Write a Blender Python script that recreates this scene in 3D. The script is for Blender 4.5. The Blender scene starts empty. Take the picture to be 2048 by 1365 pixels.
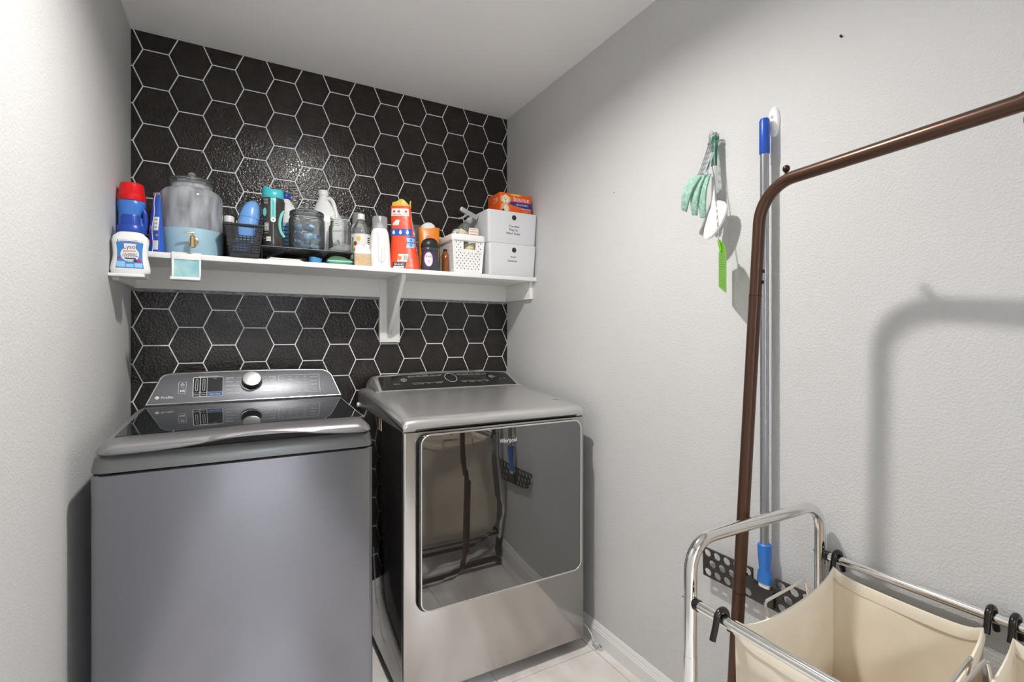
import bpy, bmesh, math, random
from mathutils import Vector, Matrix, noise
random.seed(7)
SC = bpy.context.scene
COL = SC.collection
PI = math.pi

# ------------------------------------------------------------------ camera, world, exposure
XL, XR, YB, YF, ZC = -0.3607, 1.2904, 2.3804, -1.25, 2.4385     # room box
cam_d = bpy.data.cameras.new('camera'); cam = bpy.data.objects.new('camera', cam_d); COL.objects.link(cam)
cam.location = (0, 0, 1.2509); cam.rotation_euler = (PI / 2, 0, -0.5067)
cam_d.sensor_width = 36; cam_d.lens = 988.48 / 2048 * 36; cam_d.shift_y = -9.37 / 2048
cam_d.clip_start = 0.02
SC.camera = cam
W = bpy.data.worlds.new('world'); SC.world = W; W.use_nodes = True
W.node_tree.nodes['Background'].inputs[0].default_value = (0.75, 0.82, 0.95, 1)
W.node_tree.nodes['Background'].inputs[1].default_value = 0.3
vs = SC.view_settings
vs.view_transform = 'Standard'; vs.look = 'None'; vs.gamma = 1.0; vs.use_curve_mapping = False
vs.exposure = 0.0
LAMP = 1820.0         # can lamp over the machines
HALL_FILL = 78.0          # added fill light in the unseen hallway behind the camera
LX, LY = 0.36, 1.12
SC.cycles.max_bounces = 10; SC.cycles.transparent_max_bounces = 20
SC.cycles.diffuse_bounces = 7; SC.cycles.glossy_bounces = 5
SC.cycles.sample_clamp_indirect = 6.0
SC.cycles.use_denoising = True

# ------------------------------------------------------------------ materials
def sock(n, *names):
    for k in names:
        if k in n.inputs: return n.inputs[k]
def principled(name, col, rough=0.5, metal=0.0, ior=1.45, coat=0.0, trans=0.0, alpha=1.0, emis=None, sheen=0.0, spec=None):
    m = bpy.data.materials.new(name); m.use_nodes = True
    b = m.node_tree.nodes['Principled BSDF']
    b.inputs['Base Color'].default_value = (*col, 1)
    b.inputs['Roughness'].default_value = rough
    b.inputs['Metallic'].default_value = metal
    b.inputs['IOR'].default_value = ior
    if coat: b.inputs['Coat Weight'].default_value = coat; b.inputs['Coat Roughness'].default_value = 0.05
    if trans: b.inputs['Transmission Weight'].default_value = trans
    if alpha < 1: b.inputs['Alpha'].default_value = alpha
    if spec is not None: b.inputs['Specular IOR Level'].default_value = spec
    if emis: b.inputs['Emission Color'].default_value = (*emis[0], 1); b.inputs['Emission Strength'].default_value = emis[1]
    return m
def nd(m, t, **k):
    n = m.node_tree.nodes.new(t)
    for a, v in k.items(): setattr(n, a, v)
    return n
def lk(m, a, b): m.node_tree.links.new(a, b)
def bsdf(m): return m.node_tree.nodes['Principled BSDF']
def pos(m, scale=(1, 1, 1)):
    g = nd(m, 'ShaderNodeNewGeometry'); mp = nd(m, 'ShaderNodeMapping')
    mp.inputs['Scale'].default_value = scale
    lk(m, g.outputs['Position'], mp.inputs['Vector']); return mp.outputs['Vector']
def add_bump(m, scale, strength, dist=0.002, detail=3.0, stretch=(1, 1, 1), ramp=None):
    n = nd(m, 'ShaderNodeTexNoise'); n.inputs['Scale'].default_value = scale; n.inputs['Detail'].default_value = detail
    lk(m, pos(m, stretch), n.inputs['Vector'])
    h = n.outputs['Fac']
    if ramp:
        r = nd(m, 'ShaderNodeMapRange'); r.inputs[1].default_value = ramp[0]; r.inputs[2].default_value = ramp[1]
        lk(m, h, r.inputs[0]); h = r.outputs[0]
    b = nd(m, 'ShaderNodeBump'); b.inputs['Strength'].default_value = strength; b.inputs['Distance'].default_value = dist
    lk(m, h, b.inputs['Height'])
    prev = bsdf(m).inputs['Normal']
    if prev.links: lk(m, prev.links[0].from_socket, b.inputs['Normal'])
    lk(m, b.outputs['Normal'], prev); return m
def add_mottle(m, c1, c2, scale, stretch=(1, 1, 1), detail=4.0, lo=0.35, hi=0.65):
    n = nd(m, 'ShaderNodeTexNoise'); n.inputs['Scale'].default_value = scale; n.inputs['Detail'].default_value = detail
    lk(m, pos(m, stretch), n.inputs['Vector'])
    r = nd(m, 'ShaderNodeValToRGB')
    r.color_ramp.elements[0].position = lo; r.color_ramp.elements[0].color = (*c1, 1)
    r.color_ramp.elements[1].position = hi; r.color_ramp.elements[1].color = (*c2, 1)
    lk(m, n.outputs['Fac'], r.inputs['Fac']); lk(m, r.outputs['Color'], bsdf(m).inputs['Base Color']); return m
def thin_glass(name, tint=(0.93, 0.96, 0.95), rough=0.0, haze=0.0, hazecol=(0.8, 0.85, 0.88), streak=False):
    m = bpy.data.materials.new(name); m.use_nodes = True
    t = m.node_tree; t.nodes.clear()
    out = t.nodes.new('ShaderNodeOutputMaterial'); tr = t.nodes.new('ShaderNodeBsdfTransparent')
    gl = t.nodes.new('ShaderNodeBsdfGlossy'); mx = t.nodes.new('ShaderNodeMixShader'); fr = t.nodes.new('ShaderNodeFresnel')
    tr.inputs[0].default_value = (*tint, 1); gl.inputs['Roughness'].default_value = rough; gl.inputs['Color'].default_value = (1, 1, 1, 1)
    fr.inputs['IOR'].default_value = 1.5
    last = tr.outputs[0]
    if haze:
        df = t.nodes.new('ShaderNodeBsdfDiffuse'); tl = t.nodes.new('ShaderNodeBsdfTranslucent'); ad = t.nodes.new('ShaderNodeMixShader')
        df.inputs[0].default_value = (*hazecol, 1); tl.inputs[0].default_value = (*hazecol, 1); ad.inputs[0].default_value = 0.5
        t.links.new(df.outputs[0], ad.inputs[1]); t.links.new(tl.outputs[0], ad.inputs[2])
        m2 = t.nodes.new('ShaderNodeMixShader'); m2.inputs[0].default_value = haze
        if streak:
            n = t.nodes.new('ShaderNodeTexNoise'); n.inputs['Scale'].default_value = 9; mp = t.nodes.new('ShaderNodeMapping')
            g = t.nodes.new('ShaderNodeNewGeometry'); mp.inputs['Scale'].default_value = (3.5, 3.5, 0.9)
            t.links.new(g.outputs['Position'], mp.inputs[0]); t.links.new(mp.outputs[0], n.inputs['Vector'])
            r = t.nodes.new('ShaderNodeMapRange'); r.inputs[1].default_value = 0.3; r.inputs[2].default_value = 0.75
            r.inputs[3].default_value = haze * 0.5; r.inputs[4].default_value = haze * 1.6
            t.links.new(n.outputs['Fac'], r.inputs[0]); t.links.new(r.outputs[0], m2.inputs[0])
        t.links.new(last, m2.inputs[1]); t.links.new(ad.outputs[0], m2.inputs[2]); last = m2.outputs[0]
    t.links.new(fr.outputs[0], mx.inputs[0]); t.links.new(last, mx.inputs[1]); t.links.new(gl.outputs[0], mx.inputs[2])
    t.links.new(mx.outputs[0], out.inputs['Surface']); return m
def plastic(name, col, rough=0.32): return principled(name, col, rough)

M = {}
M['wall'] = add_bump(add_bump(principled('painted_drywall', (0.60, 0.597, 0.59), 0.6), 190, 0.34, 0.0014, 2.0, ramp=(0.42, 0.66)), 60, 0.12, 0.002, 2.0)
M['ceiling'] = add_bump(principled('ceiling_paint', (0.88, 0.872, 0.86), 0.85), 130, 0.08, 0.002)
M['hex'] = add_bump(add_mottle(principled('black_satin_wall_paint', (0.022, 0.018, 0.0155), 0.15), (0.018, 0.0145, 0.0125), (0.026, 0.021, 0.018), 22), 120, 0.9, 0.00075, 2.4, ramp=(0.35, 0.65))
M['hexline'] = add_bump(principled('white_line_paint', (0.90, 0.90, 0.91), 0.5), 200, 0.2, 0.001)
M['blackedge'] = principled('black_paint_edge', (0.012, 0.01, 0.009), 0.4)
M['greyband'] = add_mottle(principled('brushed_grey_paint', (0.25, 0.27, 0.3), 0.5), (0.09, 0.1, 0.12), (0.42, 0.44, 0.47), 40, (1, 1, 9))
M['trim'] = principled('white_semigloss_trim', (0.80, 0.795, 0.78), 0.35)
M['shelf'] = principled('shelf_white_paint', (0.86, 0.855, 0.83), 0.4)
M['tile'] = add_bump(add_mottle(principled('beige_stone_tile', (0.5, 0.46, 0.42), 0.3), (0.60, 0.55, 0.51), (0.85, 0.82, 0.79), 4.5, (1.6, 0.8, 1), 6.0, 0.3, 0.7), 60, 0.04, 0.001)
M['grout'] = principled('grout', (0.55, 0.51, 0.475), 0.8)
M['washer'] = add_bump(principled('grey_brushed_steel', (0.235, 0.238, 0.262), 0.2, 0.9), 30, 0.02, 0.001, 2, (40, 1, 1))
M['washer_side'] = principled('washer_side_grey', (0.10, 0.10, 0.105), 0.16, 0.3)
M['washer_band'] = principled('washer_frame_grey', (0.20, 0.205, 0.205), 0.33, 0.7)
M['washer_lid'] = principled('lid_metallic_plastic', (0.27, 0.262, 0.268), 0.3, 0.75)
M['console'] = add_bump(principled('console_grey', (0.22, 0.225, 0.245), 0.45, 0.7), 60, 0.03, 0.001, 2, (30, 1, 1))
M['lidglass'] = principled('black_lid_glass', (0.012, 0.014, 0.015), 0.015, 0.0, 1.75)
M['blackgloss'] = principled('black_gloss_panel', (0.012, 0.011, 0.01), 0.06, 0.0, 1.55)
M['blackmatte'] = principled('black_matte', (0.012, 0.012, 0.012), 0.6)
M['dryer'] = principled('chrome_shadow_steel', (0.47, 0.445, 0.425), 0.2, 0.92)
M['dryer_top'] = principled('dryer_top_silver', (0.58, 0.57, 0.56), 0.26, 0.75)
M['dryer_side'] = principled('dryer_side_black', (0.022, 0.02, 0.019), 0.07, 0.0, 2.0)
M['doorglass'] = principled('tinted_mirror_glass', (0.016, 0.015, 0.014), 0.015, 0.0, 2.7)
M['chrome'] = principled('chrome', (0.78, 0.77, 0.75), 0.09, 1.0)
M['chrome_soft'] = principled('brushed_chrome', (0.7, 0.7, 0.7), 0.22, 1.0)
M['print_white'] = principled('white_print', (0.75, 0.75, 0.76), 0.5)
M['print_grey'] = principled('grey_print', (0.4, 0.4, 0.41), 0.5)
M['print_dark'] = principled('dark_print', (0.03, 0.03, 0.04), 0.5)
M['print_blue'] = principled('blue_print', (0.02, 0.07, 0.2), 0.4)
M['screen'] = principled('dark_display', (0.014, 0.014, 0.016), 0.25)
M['bronze'] = principled('bronze_tube', (0.088, 0.045, 0.029), 0.3, 0.55)
M['bronze_dark'] = principled('bronze_bolt', (0.05, 0.025, 0.018), 0.3, 0.6)
M['rubber'] = principled('black_rubber', (0.014, 0.011, 0.01), 0.22)
M['canvas'] = add_bump(add_mottle(principled('cream_canvas', (0.72, 0.63, 0.5), 0.85), (0.71, 0.62, 0.48), (0.80, 0.72, 0.59), 6), 900, 0.12, 0.0006, 1)
M['canvas_hem'] = add_bump(principled('cream_canvas_hem', (0.76, 0.685, 0.56), 0.85), 900, 0.1, 0.0006, 1)
M['steelpole'] = principled('grey_mop_pole', (0.36, 0.365, 0.38), 0.3, 0.75)
M['bluegrip'] = plastic('blue_grip_plastic', (0.012, 0.075, 0.42), 0.35)
M['blueconn'] = plastic('blue_mop_joint', (0.03, 0.17, 0.55), 0.35)
M['darkplate'] = plastic('dark_grey_plate', (0.035, 0.031, 0.028), 0.42)
M['white'] = plastic('white_plastic', (0.83, 0.83, 0.82), 0.3)
M['white_soft'] = plastic('white_matte_plastic', (0.74, 0.74, 0.74), 0.45)
M['boxwhite'] = plastic('pale_box_plastic', (0.70, 0.71, 0.73), 0.4)
M['green'] = plastic('dark_green_grip', (0.0, 0.13, 0.06), 0.35)
M['lime'] = plastic('lime_green_plastic', (0.15, 0.40, 0.02), 0.4)
M['wire'] = principled('steel_wire', (0.5, 0.5, 0.5), 0.3, 1.0)
M['sponge'] = add_bump(add_mottle(principled('pale_green_sponge', (0.3, 0.5, 0.4), 0.9), (0.22, 0.40, 0.31), (0.38, 0.57, 0.47), 120), 400, 0.4, 0.001)
M['clear'] = thin_glass('clear_plastic', (0.9, 0.92, 0.93), 0.05, 0.14)
M['glass'] = thin_glass('clear_glass', (0.97, 0.985, 0.98), 0.04, 0.13, (0.88, 0.92, 0.93))
M['glass_haze'] = thin_glass('hazy_glass', (0.88, 0.91, 0.94), 0.1, 0.66, (0.84, 0.88, 0.93), True)
M['frost'] = thin_glass('frosted_plastic', (0.85, 0.86, 0.87), 0.25, 0.5, (0.75, 0.76, 0.78))
M['milky'] = thin_glass('milky_plastic', (0.9, 0.9, 0.9), 0.2, 0.82, (0.74, 0.74, 0.75))
M['pet'] = thin_glass('clear_bottle', (0.93, 0.95, 0.93), 0.05, 0.30, (0.66, 0.69, 0.67))
M['paleblue'] = plastic('pale_blue_paint', (0.30, 0.47, 0.57), 0.5)
M['gold'] = principled('brass', (0.72, 0.56, 0.27), 0.22, 1.0)
M['teal'] = plastic('teal_plastic', (0.055, 0.46, 0.52), 0.3)
M['mint'] = plastic('mint_plastic', (0.20, 0.60, 0.55), 0.35)
M['tealpanel'] = add_mottle(plastic('teal_gel_panel', (0.3, 0.53, 0.56), 0.3), (0.22, 0.47, 0.52), (0.45, 0.63, 0.63), 22)
M['blackplastic'] = plastic('black_plastic', (0.018, 0.018, 0.02), 0.35)
M['smoke'] = principled('smoke_black_plastic', (0.042, 0.039, 0.036), 0.16)
M['red'] = plastic('red_plastic', (0.72, 0.008, 0.012), 0.28)
M['blue'] = plastic('blue_plastic', (0.055, 0.20, 0.62), 0.3)
M['bluedk'] = plastic('deep_blue_plastic', (0.016, 0.06, 0.36), 0.32)
M['bluelt'] = plastic('light_blue_plastic', (0.16, 0.35, 0.72), 0.3)
M['labelblue'] = plastic('label_blue', (0.05, 0.23, 0.58), 0.4)
M['labelpale'] = plastic('label_pale_blue', (0.30, 0.55, 0.78), 0.4)
M['labelwhite'] = plastic('label_white', (0.78, 0.77, 0.74), 0.45)
M['purple'] = plastic('purple_film', (0.25, 0.02, 0.28), 0.25)
M['bluefilm'] = plastic('blue_film', (0.03, 0.10, 0.48), 0.25)
M['orange'] = add_bump(plastic('orange_red_film', (0.80, 0.075, 0.022), 0.33), 22, 0.3, 0.006, 2)
M['orangebox'] = plastic('orange_carton', (0.78, 0.105, 0.008), 0.45)
M['orangefilm'] = add_bump(plastic('orange_film', (0.74, 0.22, 0.01), 0.3), 25, 0.3, 0.005)
M['yellow'] = add_bump(plastic('yellow_film', (0.66, 0.52, 0.06), 0.35), 60, 0.5, 0.006)
M['navy'] = plastic('navy_print', (0.025, 0.03, 0.23), 0.4)
M['kraft'] = add_mottle(plastic('kraft_paper', (0.55, 0.41, 0.26), 0.7), (0.52, 0.38, 0.23), (0.6, 0.46, 0.30), 60)
M['amber'] = principled('amber_liquid', (0.22, 0.07, 0.02), 0.1)
M['charcoal'] = principled('charcoal_bottle', (0.045, 0.052, 0.062), 0.18)
M['podblue'] = principled('pod_dark_blue', (0.02, 0.10, 0.22), 0.2)
M['podmid'] = principled('pod_mid_blue', (0.16, 0.30, 0.48), 0.2)
M['podteal'] = principled('pod_teal', (0.40, 0.70, 0.72), 0.25)
M['powder'] = add_bump(principled('white_powder', (0.82, 0.81, 0.80), 0.9), 300, 0.3, 0.001)
M['tan'] = plastic('tan_fur_print', (0.62, 0.42, 0.20), 0.6)
M['cream'] = plastic('cream_print', (0.80, 0.66, 0.44), 0.6)
M['fruitred'] = plastic('red_fruit_print', (0.5, 0.02, 0.05), 0.5)
M['leafgreen'] = plastic('green_print', (0.03, 0.35, 0.08), 0.5)
M['yellowprint'] = plastic('yellow_print', (0.75, 0.55, 0.12), 0.5)
M['orangeprint'] = plastic('orange_print', (0.75, 0.2, 0.05), 0.5)
M['paleyellow'] = plastic('pale_yellow_plastic', (0.72, 0.66, 0.40), 0.5)
M['greenbag'] = thin_glass('green_tint_film', (0.6, 0.85, 0.65), 0.15, 0.55, (0.32, 0.62, 0.38))
M['pinkish'] = plastic('pink_white_paper', (0.68, 0.56, 0.50), 0.6)
M['scoopblue'] = plastic('blue_scoop', (0.06, 0.25, 0.52), 0.35)
M['seafoam'] = plastic('sea_green_cloth', (0.12, 0.40, 0.34), 0.7)
M['cord'] = plastic('white_cord', (0.72, 0.71, 0.68), 0.4)
M['lamp'] = principled('lamp_glow', (1, 1, 1), 0.5, emis=((1.0, 0.975, 0.945), LAMP))
M['hall_fill'] = principled('hall_fill_glow', (1, 1, 1), 0.5, emis=((0.86, 0.92, 1.0), HALL_FILL))  # cool glow of the added fill panel
M['filmclear'] = thin_glass('clear_film_bag', (0.9, 0.9, 0.92), 0.1, 0.3, (0.45, 0.42, 0.5))

# ------------------------------------------------------------------ mesh helpers
class MB:
    def __init__(s): s.v = []; s.f = []
    def add(s, v, f):
        o = len(s.v); s.v += [tuple(p) for p in v]; s.f += [tuple(i + o for i in q) for q in f]; return s
    def box(s, a, b):
        x0, y0, z0 = a; x1, y1, z1 = b
        return s.add([(x0, y0, z0), (x1, y0, z0), (x1, y1, z0), (x0, y1, z0), (x0, y0, z1), (x1, y0, z1), (x1, y1, z1), (x0, y1, z1)],
                     [(0, 3, 2, 1), (4, 5, 6, 7), (0, 1, 5, 4), (1, 2, 6, 5), (2, 3, 7, 6), (3, 0, 4, 7)])
    def rings(s, rs, cap0=True, cap1=True, closed=False):
        n = len(rs[0]); v = [p for r in rs for p in r]; f = []
        k = len(rs)
        for i in range(k if closed else k - 1):
            a, b = i * n, ((i + 1) % k) * n
            for j in range(n):
                j2 = (j + 1) % n; f.append((a + j, a + j2, b + j2, b + j))
        if not closed:
            if cap0: f.append(tuple(range(n - 1, -1, -1)))
            if cap1: f.append(tuple((k - 1) * n + j for j in range(n)))
        return s.add(v, f)
    def lathe(s, prof, n=32, c=(0, 0, 0), cap0=True, cap1=True, sx=1, sy=1):
        return s.rings([[(c[0] + r * sx * math.cos(2 * PI * j / n), c[1] + r * sy * math.sin(2 * PI * j / n), c[2] + z) for j in range(n)] for r, z in prof], cap0, cap1)
    def tube(s, path, r, n=12, closed=False, cap=True):
        P = [Vector(p) for p in path]; k = len(P); rs = []
        up = None
        for i in range(k):
            a = P[i - 1] if (i > 0 or closed) else P[i]; b = P[(i + 1) % k] if (i < k - 1 or closed) else P[i]
            t = (b - a).normalized()
            if up is None:
                up = Vector((0, 0, 1)) if abs(t.z) < 0.9 else Vector((1, 0, 0))
            x = t.cross(up).normalized(); y = x.cross(t).normalized(); up = y
            rr = r[i] if isinstance(r, (list, tuple)) else r
            rs.append([P[i] + x * (rr * math.cos(2 * PI * j / n)) + y * (rr * math.sin(2 * PI * j / n)) for j in range(n)])
        return s.rings(rs, cap, cap, closed)
    def cyl(s, a, b, r, n=20, r2=None): return s.tube([a, b], [r, r if r2 is None else r2], n)
    def loft(s, R, n=36):
        return s.rings([sring(*q, n=n) for q in R])
    def prism(s, poly, fn, d0, d1):
        """poly: list of 2-D pts; fn(x, y, d) -> 3-D"""
        return s.rings([[fn(x, y, d0) for x, y in poly], [fn(x, y, d1) for x, y in poly]])
    def grid(s, fn, nu, nv, close=False):
        v = [fn(i / nu, j / nv) for j in range(nv + 1) for i in range(nu + 1)]
        f = [(j * (nu + 1) + i, j * (nu + 1) + i + 1, (j + 1) * (nu + 1) + i + 1, (j + 1) * (nu + 1) + i) for j in range(nv) for i in range(nu)]
        return s.add(v, f)
    def xf(s, m):
        s.v = [tuple(m @ Vector(p)) for p in s.v]; return s
    def build(s, name, mat, parent=None, smooth=35, bevel=0, seg=2, loc=None, rot=None, flip=False):
        me = bpy.data.meshes.new(name); me.from_pydata(s.v, [], s.f)
        bm = bmesh.new(); bm.from_mesh(me)
        if len(bm.faces) > 1: bmesh.ops.recalc_face_normals(bm, faces=bm.faces)
        if bevel:
            es = [e for e in bm.edges if len(e.link_faces) == 2 and e.calc_face_angle(0) > 0.5]
            bmesh.ops.bevel(bm, geom=es, offset=bevel, segments=seg, profile=0.5, affect='EDGES', clamp_overlap=True)
        bm.to_mesh(me); bm.free()
        if smooth:
            me.polygons.foreach_set('use_smooth', [True] * len(me.polygons))
            me.set_sharp_from_angle(angle=math.radians(smooth))
        me.materials.append(M[mat] if isinstance(mat, str) else mat)
        o = bpy.data.objects.new(name, me); COL.objects.link(o)
        if parent: o.parent = parent
        if loc: o.location = loc
        if rot: o.rotation_euler = rot
        return o
def sring(z, hx, hy, ox=0, oy=0, p=2.0, n=36):
    r = []
    for j in range(n):
        a = 2 * PI * j / n; c, s_ = math.cos(a), math.sin(a)
        r.append((ox + hx * math.copysign(abs(c) ** (2 / p), c), oy + hy * math.copysign(abs(s_) ** (2 / p), s_), z))
    return r
def rrect(w, h, r, n=6, cx=0, cy=0):
    pts = []
    for (sx, sy, a0) in ((1, 1, 0), (-1, 1, PI / 2), (-1, -1, PI), (1, -1, 3 * PI / 2)):
        for k in range(n + 1):
            a = a0 + PI / 2 * k / n
            pts.append((cx + sx * (w / 2 - r) + r * math.cos(a), cy + sy * (h / 2 - r) + r * math.sin(a)))
    return pts
def smooth_path(pts, k=6):
    """Catmull-Rom through the points"""
    P = [Vector(p) for p in pts]; Q = [2 * P[0] - P[1]] + P + [2 * P[-1] - P[-2]]; out = []
    for i in range(1, len(Q) - 2):
        for j in range(k):
            t = j / k; a, b, c, d = Q[i - 1], Q[i], Q[i + 1], Q[i + 2]
            out.append(0.5 * ((2 * b) + (c - a) * t + (2 * a - 5 * b + 4 * c - d) * t * t + (3 * b - a - 3 * c + d) * t ** 3))
    out.append(P[-1]); return out
def bend_path(corners, rad, k=7):
    """polyline with rounded corners"""
    P = [Vector(p) for p in corners]; out = [P[0]]
    for i in range(1, len(P) - 1):
        a = (P[i - 1] - P[i]).normalized(); b = (P[i + 1] - P[i]).normalized()
        ang = a.angle(b); d = rad / math.tan(ang / 2)
        s, e = P[i] + a * d, P[i] + b * d
        cdir = (a + b).normalized(); c = P[i] + cdir * (rad / math.sin(ang / 2))
        u, w = (s - c), (e - c); tot = u.angle(w)
        for q in range(k + 1):
            t = q / k; out.append(c + (u * math.sin((1 - t) * tot) + w * math.sin(t * tot)) / math.sin(tot))
    out.append(P[-1]); return out
_txt = {}
def text_mesh(s, size=1.0, align='CENTER', res=3):
    key = (s, align, res)
    if key not in _txt:
        c = bpy.data.curves.new('t', 'FONT'); c.body = s; c.align_x = align; c.align_y = 'CENTER'; c.resolution_u = res; c.size = 1.0
        o = bpy.data.objects.new('t', c); COL.objects.link(o)
        dg = bpy.context.evaluated_depsgraph_get()
        me = bpy.data.meshes.new_from_object(o.evaluated_get(dg))
        _txt[key] = ([tuple(v.co) for v in me.vertices], [tuple(p.vertices) for p in me.polygons])
        bpy.data.objects.remove(o); bpy.data.curves.remove(c); bpy.data.meshes.remove(me)
    v, f = _txt[key]
    return [(x * size, y * size) for x, y, z in v], f
def lettering(name, items, fn, mat, parent):
    """items: (text, x, y, size[, align[, xscale[, rot]]]) mapped by fn(x, y) -> 3-D; one flat print"""
    mb = MB()
    for it in items:
        s, x0, y0, sz = it[:4]; al = it[4] if len(it) > 4 else 'CENTER'; xs = it[5] if len(it) > 5 else 1; ro = it[6] if len(it) > 6 else 0
        v, f = text_mesh(s, sz, al); cr, sr = math.cos(ro), math.sin(ro)
        mb.add([fn(x0 + x * xs * cr - y * sr, y0 + x * xs * sr + y * cr) for x, y in v], f)
    o = mb.build(name, mat, parent, smooth=0); o['kind'] = 'stuff'; return o
def shape(mb, poly, fn): return mb.add([fn(x, y) for x, y in poly], [tuple(range(len(poly)))])
def ringshape(mb, outer, inner, fn):
    n = len(outer); return mb.add([fn(*p) for p in outer] + [fn(*p) for p in inner], [(i, (i + 1) % n, n + (i + 1) % n, n + i) for i in range(n)])
def circ(x, y, r, n=24, ry=None): return [(x + r * math.cos(2 * PI * i / n), y + (ry or r) * math.sin(2 * PI * i / n)) for i in range(n)]
def frame_rr(mb, x0, y0, x1, y1, r, t, fn, skew=0):
    w, h = x1 - x0, y1 - y0; cx, cy = (x0 + x1) / 2, (y0 + y1) / 2
    ringshape(mb, rrect(w, h, r, 5, cx, cy), rrect(w - 2 * t, h - 2 * t, max(r - t, t * .3), 5, cx, cy), fn)
def front_of(R, eps=0.0006):
    """front-surface map of a loft: (x, z) -> point on its -Y side"""
    def fn(x, z):
        for a, b in zip(R, R[1:]):
            if a[0] <= z <= b[0] or b is R[-1]:
                t = 0 if b[0] == a[0] else min(max((z - a[0]) / (b[0] - a[0]), 0), 1)
                g = lambda i, d: (a[i] if len(a) > i else d) * (1 - t) + (b[i] if len(b) > i else d) * t
                hx, hy, ox, oy, p = g(1, 0), g(2, 0), g(3, 0), g(4, 0), g(5, 2.0)
                q = min(abs(x - ox) / hx, 0.995)
                return (x, oy - hy * (1 - q ** p) ** (1 / p) - eps, z)
    return fn
def patch(name, fn, x0, x1, z0, z1, mat, parent, nx=14, nz=8, edge=None):
    mb = MB()
    def g(u, v):
        z = z0 + (z1 - z0) * v
        a, b = (x0, x1) if not edge else edge(v, x0, x1)
        return fn(a + (b - a) * u, z)
    mb.grid(g, nx, nz); return mb.build(name, mat, parent, smooth=80)
def label_shape(name, fn, poly, mat, parent, rings=5, c=None):
    """a print of any outline laid onto a curved front (fan of rings about its middle)"""
    cx = c[0] if c else sum(p[0] for p in poly) / len(poly); cy = c[1] if c else sum(p[1] for p in poly) / len(poly)
    mb = MB(); n = len(poly); v = [fn(cx, cy)]; f = []
    for k in range(1, rings + 1):
        v += [fn(cx + (x - cx) * k / rings, cy + (y - cy) * k / rings) for x, y in poly]
    f += [(0, 1 + i, 1 + (i + 1) % n) for i in range(n)]
    for k in range(rings - 1):
        a, b = 1 + k * n, 1 + (k + 1) * n
        f += [(a + i, b + i, b + (i + 1) % n, a + (i + 1) % n) for i in range(n)]
    mb.add(v, f); return mb.build(name, mat, parent, smooth=80)
def holed_panel(fn, nx, ny, has, hole, close=True):
    """grid of cells; has(i, j) -> hole half sizes (fractions) or None; fn(u, v) maps 0..nx, 0..ny"""
    mb = MB(); O = [(-.5, -.5), (0, -.5), (.5, -.5), (.5, 0), (.5, .5), (0, .5), (-.5, .5), (-.5, 0)]
    if hole == 'rect': I = O
    elif hole == 'diamond': I = [(-.25, -.25), (0, -.5), (.25, -.25), (.5, 0), (.25, .25), (0, .5), (-.25, .25), (-.5, 0)]
    else: q = .3536; I = [(-q, -q), (0, -.5), (q, -q), (.5, 0), (q, q), (0, .5), (-q, q), (-.5, 0)]
    for i in range(nx):
        for j in range(ny):
            cx, cy = i + .5, j + .5; h = has(i, j)
            if h is None: mb.add([fn(cx + x, cy + y) for x, y in O], [tuple(range(8))]); continue
            if h == 0: continue
            mb.add([fn(cx + x, cy + y) for x, y in O] + [fn(cx + 2 * x * h[0], cy + 2 * y * h[1]) for x, y in I], [(k, (k + 1) % 8, 8 + (k + 1) % 8, 8 + k) for k in range(8)])
    return mb
def weld_solid(o, th):
    me = o.data; bm = bmesh.new(); bm.from_mesh(me); bmesh.ops.remove_doubles(bm, verts=bm.verts, dist=1e-5)
    bmesh.ops.recalc_face_normals(bm, faces=bm.faces); bm.to_mesh(me); bm.free()
    md = o.modifiers.new('thickness', 'SOLIDIFY'); md.thickness = th; md.offset = 0; return o
def tag(o, label, cat, group=None, kind=None):
    o['label'] = label; o['category'] = cat
    if group: o['group'] = group
    if kind: o['kind'] = kind
    return o
def struct(o): o['kind'] = 'structure'; return o
def thing(name, label, cat, loc=(0, 0, 0), rz=0, group=None, rot=None):
    o = bpy.data.objects.new(name, None); COL.objects.link(o); o.empty_display_size = 0.05
    o.location = loc; o.rotation_euler = rot if rot else (0, 0, rz); return tag(o, label, cat, group)
def copy_tree(o, parent=None):
    c = o.copy(); COL.objects.link(c); c.parent = parent
    for ch in list(o.children): copy_tree(ch, c)
    return c

# ================================================================== THE ROOM
T = 0.10
HY = -3.1                                                       # far end of the hallway behind the doorway
floor = struct(MB().box((XL - T, HY - T, -0.06), (XR + T, YB + T, -0.004)).build('floor', 'grout', smooth=0))
PX, PY, GAP = 0.42, 0.42, 0.004
tile_me = None
ix = [1.243 - PX * k for k in range(-1, 5)]; iy = [1.565 + PY * k for k in range(-12, 3)]
for x1 in ix:
    for y1 in iy:
        a, b = max(x1 - PX, XL) + GAP / 2, min(x1, XR) - GAP / 2
        c, d = max(y1 - PY, HY) + GAP / 2, min(y1, YB) - GAP / 2
        if b - a < 0.02 or d - c < 0.02: continue
        full = abs(b - a - (PX - GAP)) < 1e-6 and abs(d - c - (PY - GAP)) < 1e-6
        w, h = (b - a) / 2, (d - c) / 2
        if full and tile_me:
            o = bpy.data.objects.new('floor_tile', tile_me); COL.objects.link(o)
        else:
            o = MB().box((-w, -h, -0.008), (w, h, 0)).build('floor_tile', 'tile', smooth=0, bevel=0.0015, seg=1)
            if full: tile_me = o.data
        o.parent = floor; o.location = ((a + b) / 2, (c + d) / 2, 0)
# walls
wl = struct(MB().box((XL - T, HY, 0), (XL, YB + T, ZC)).build('wall_left', 'wall', smooth=0))
wr = struct(MB().box((XR, HY, 0), (XR + T, YB + T, ZC)).build('wall_right', 'wall', smooth=0))
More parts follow.
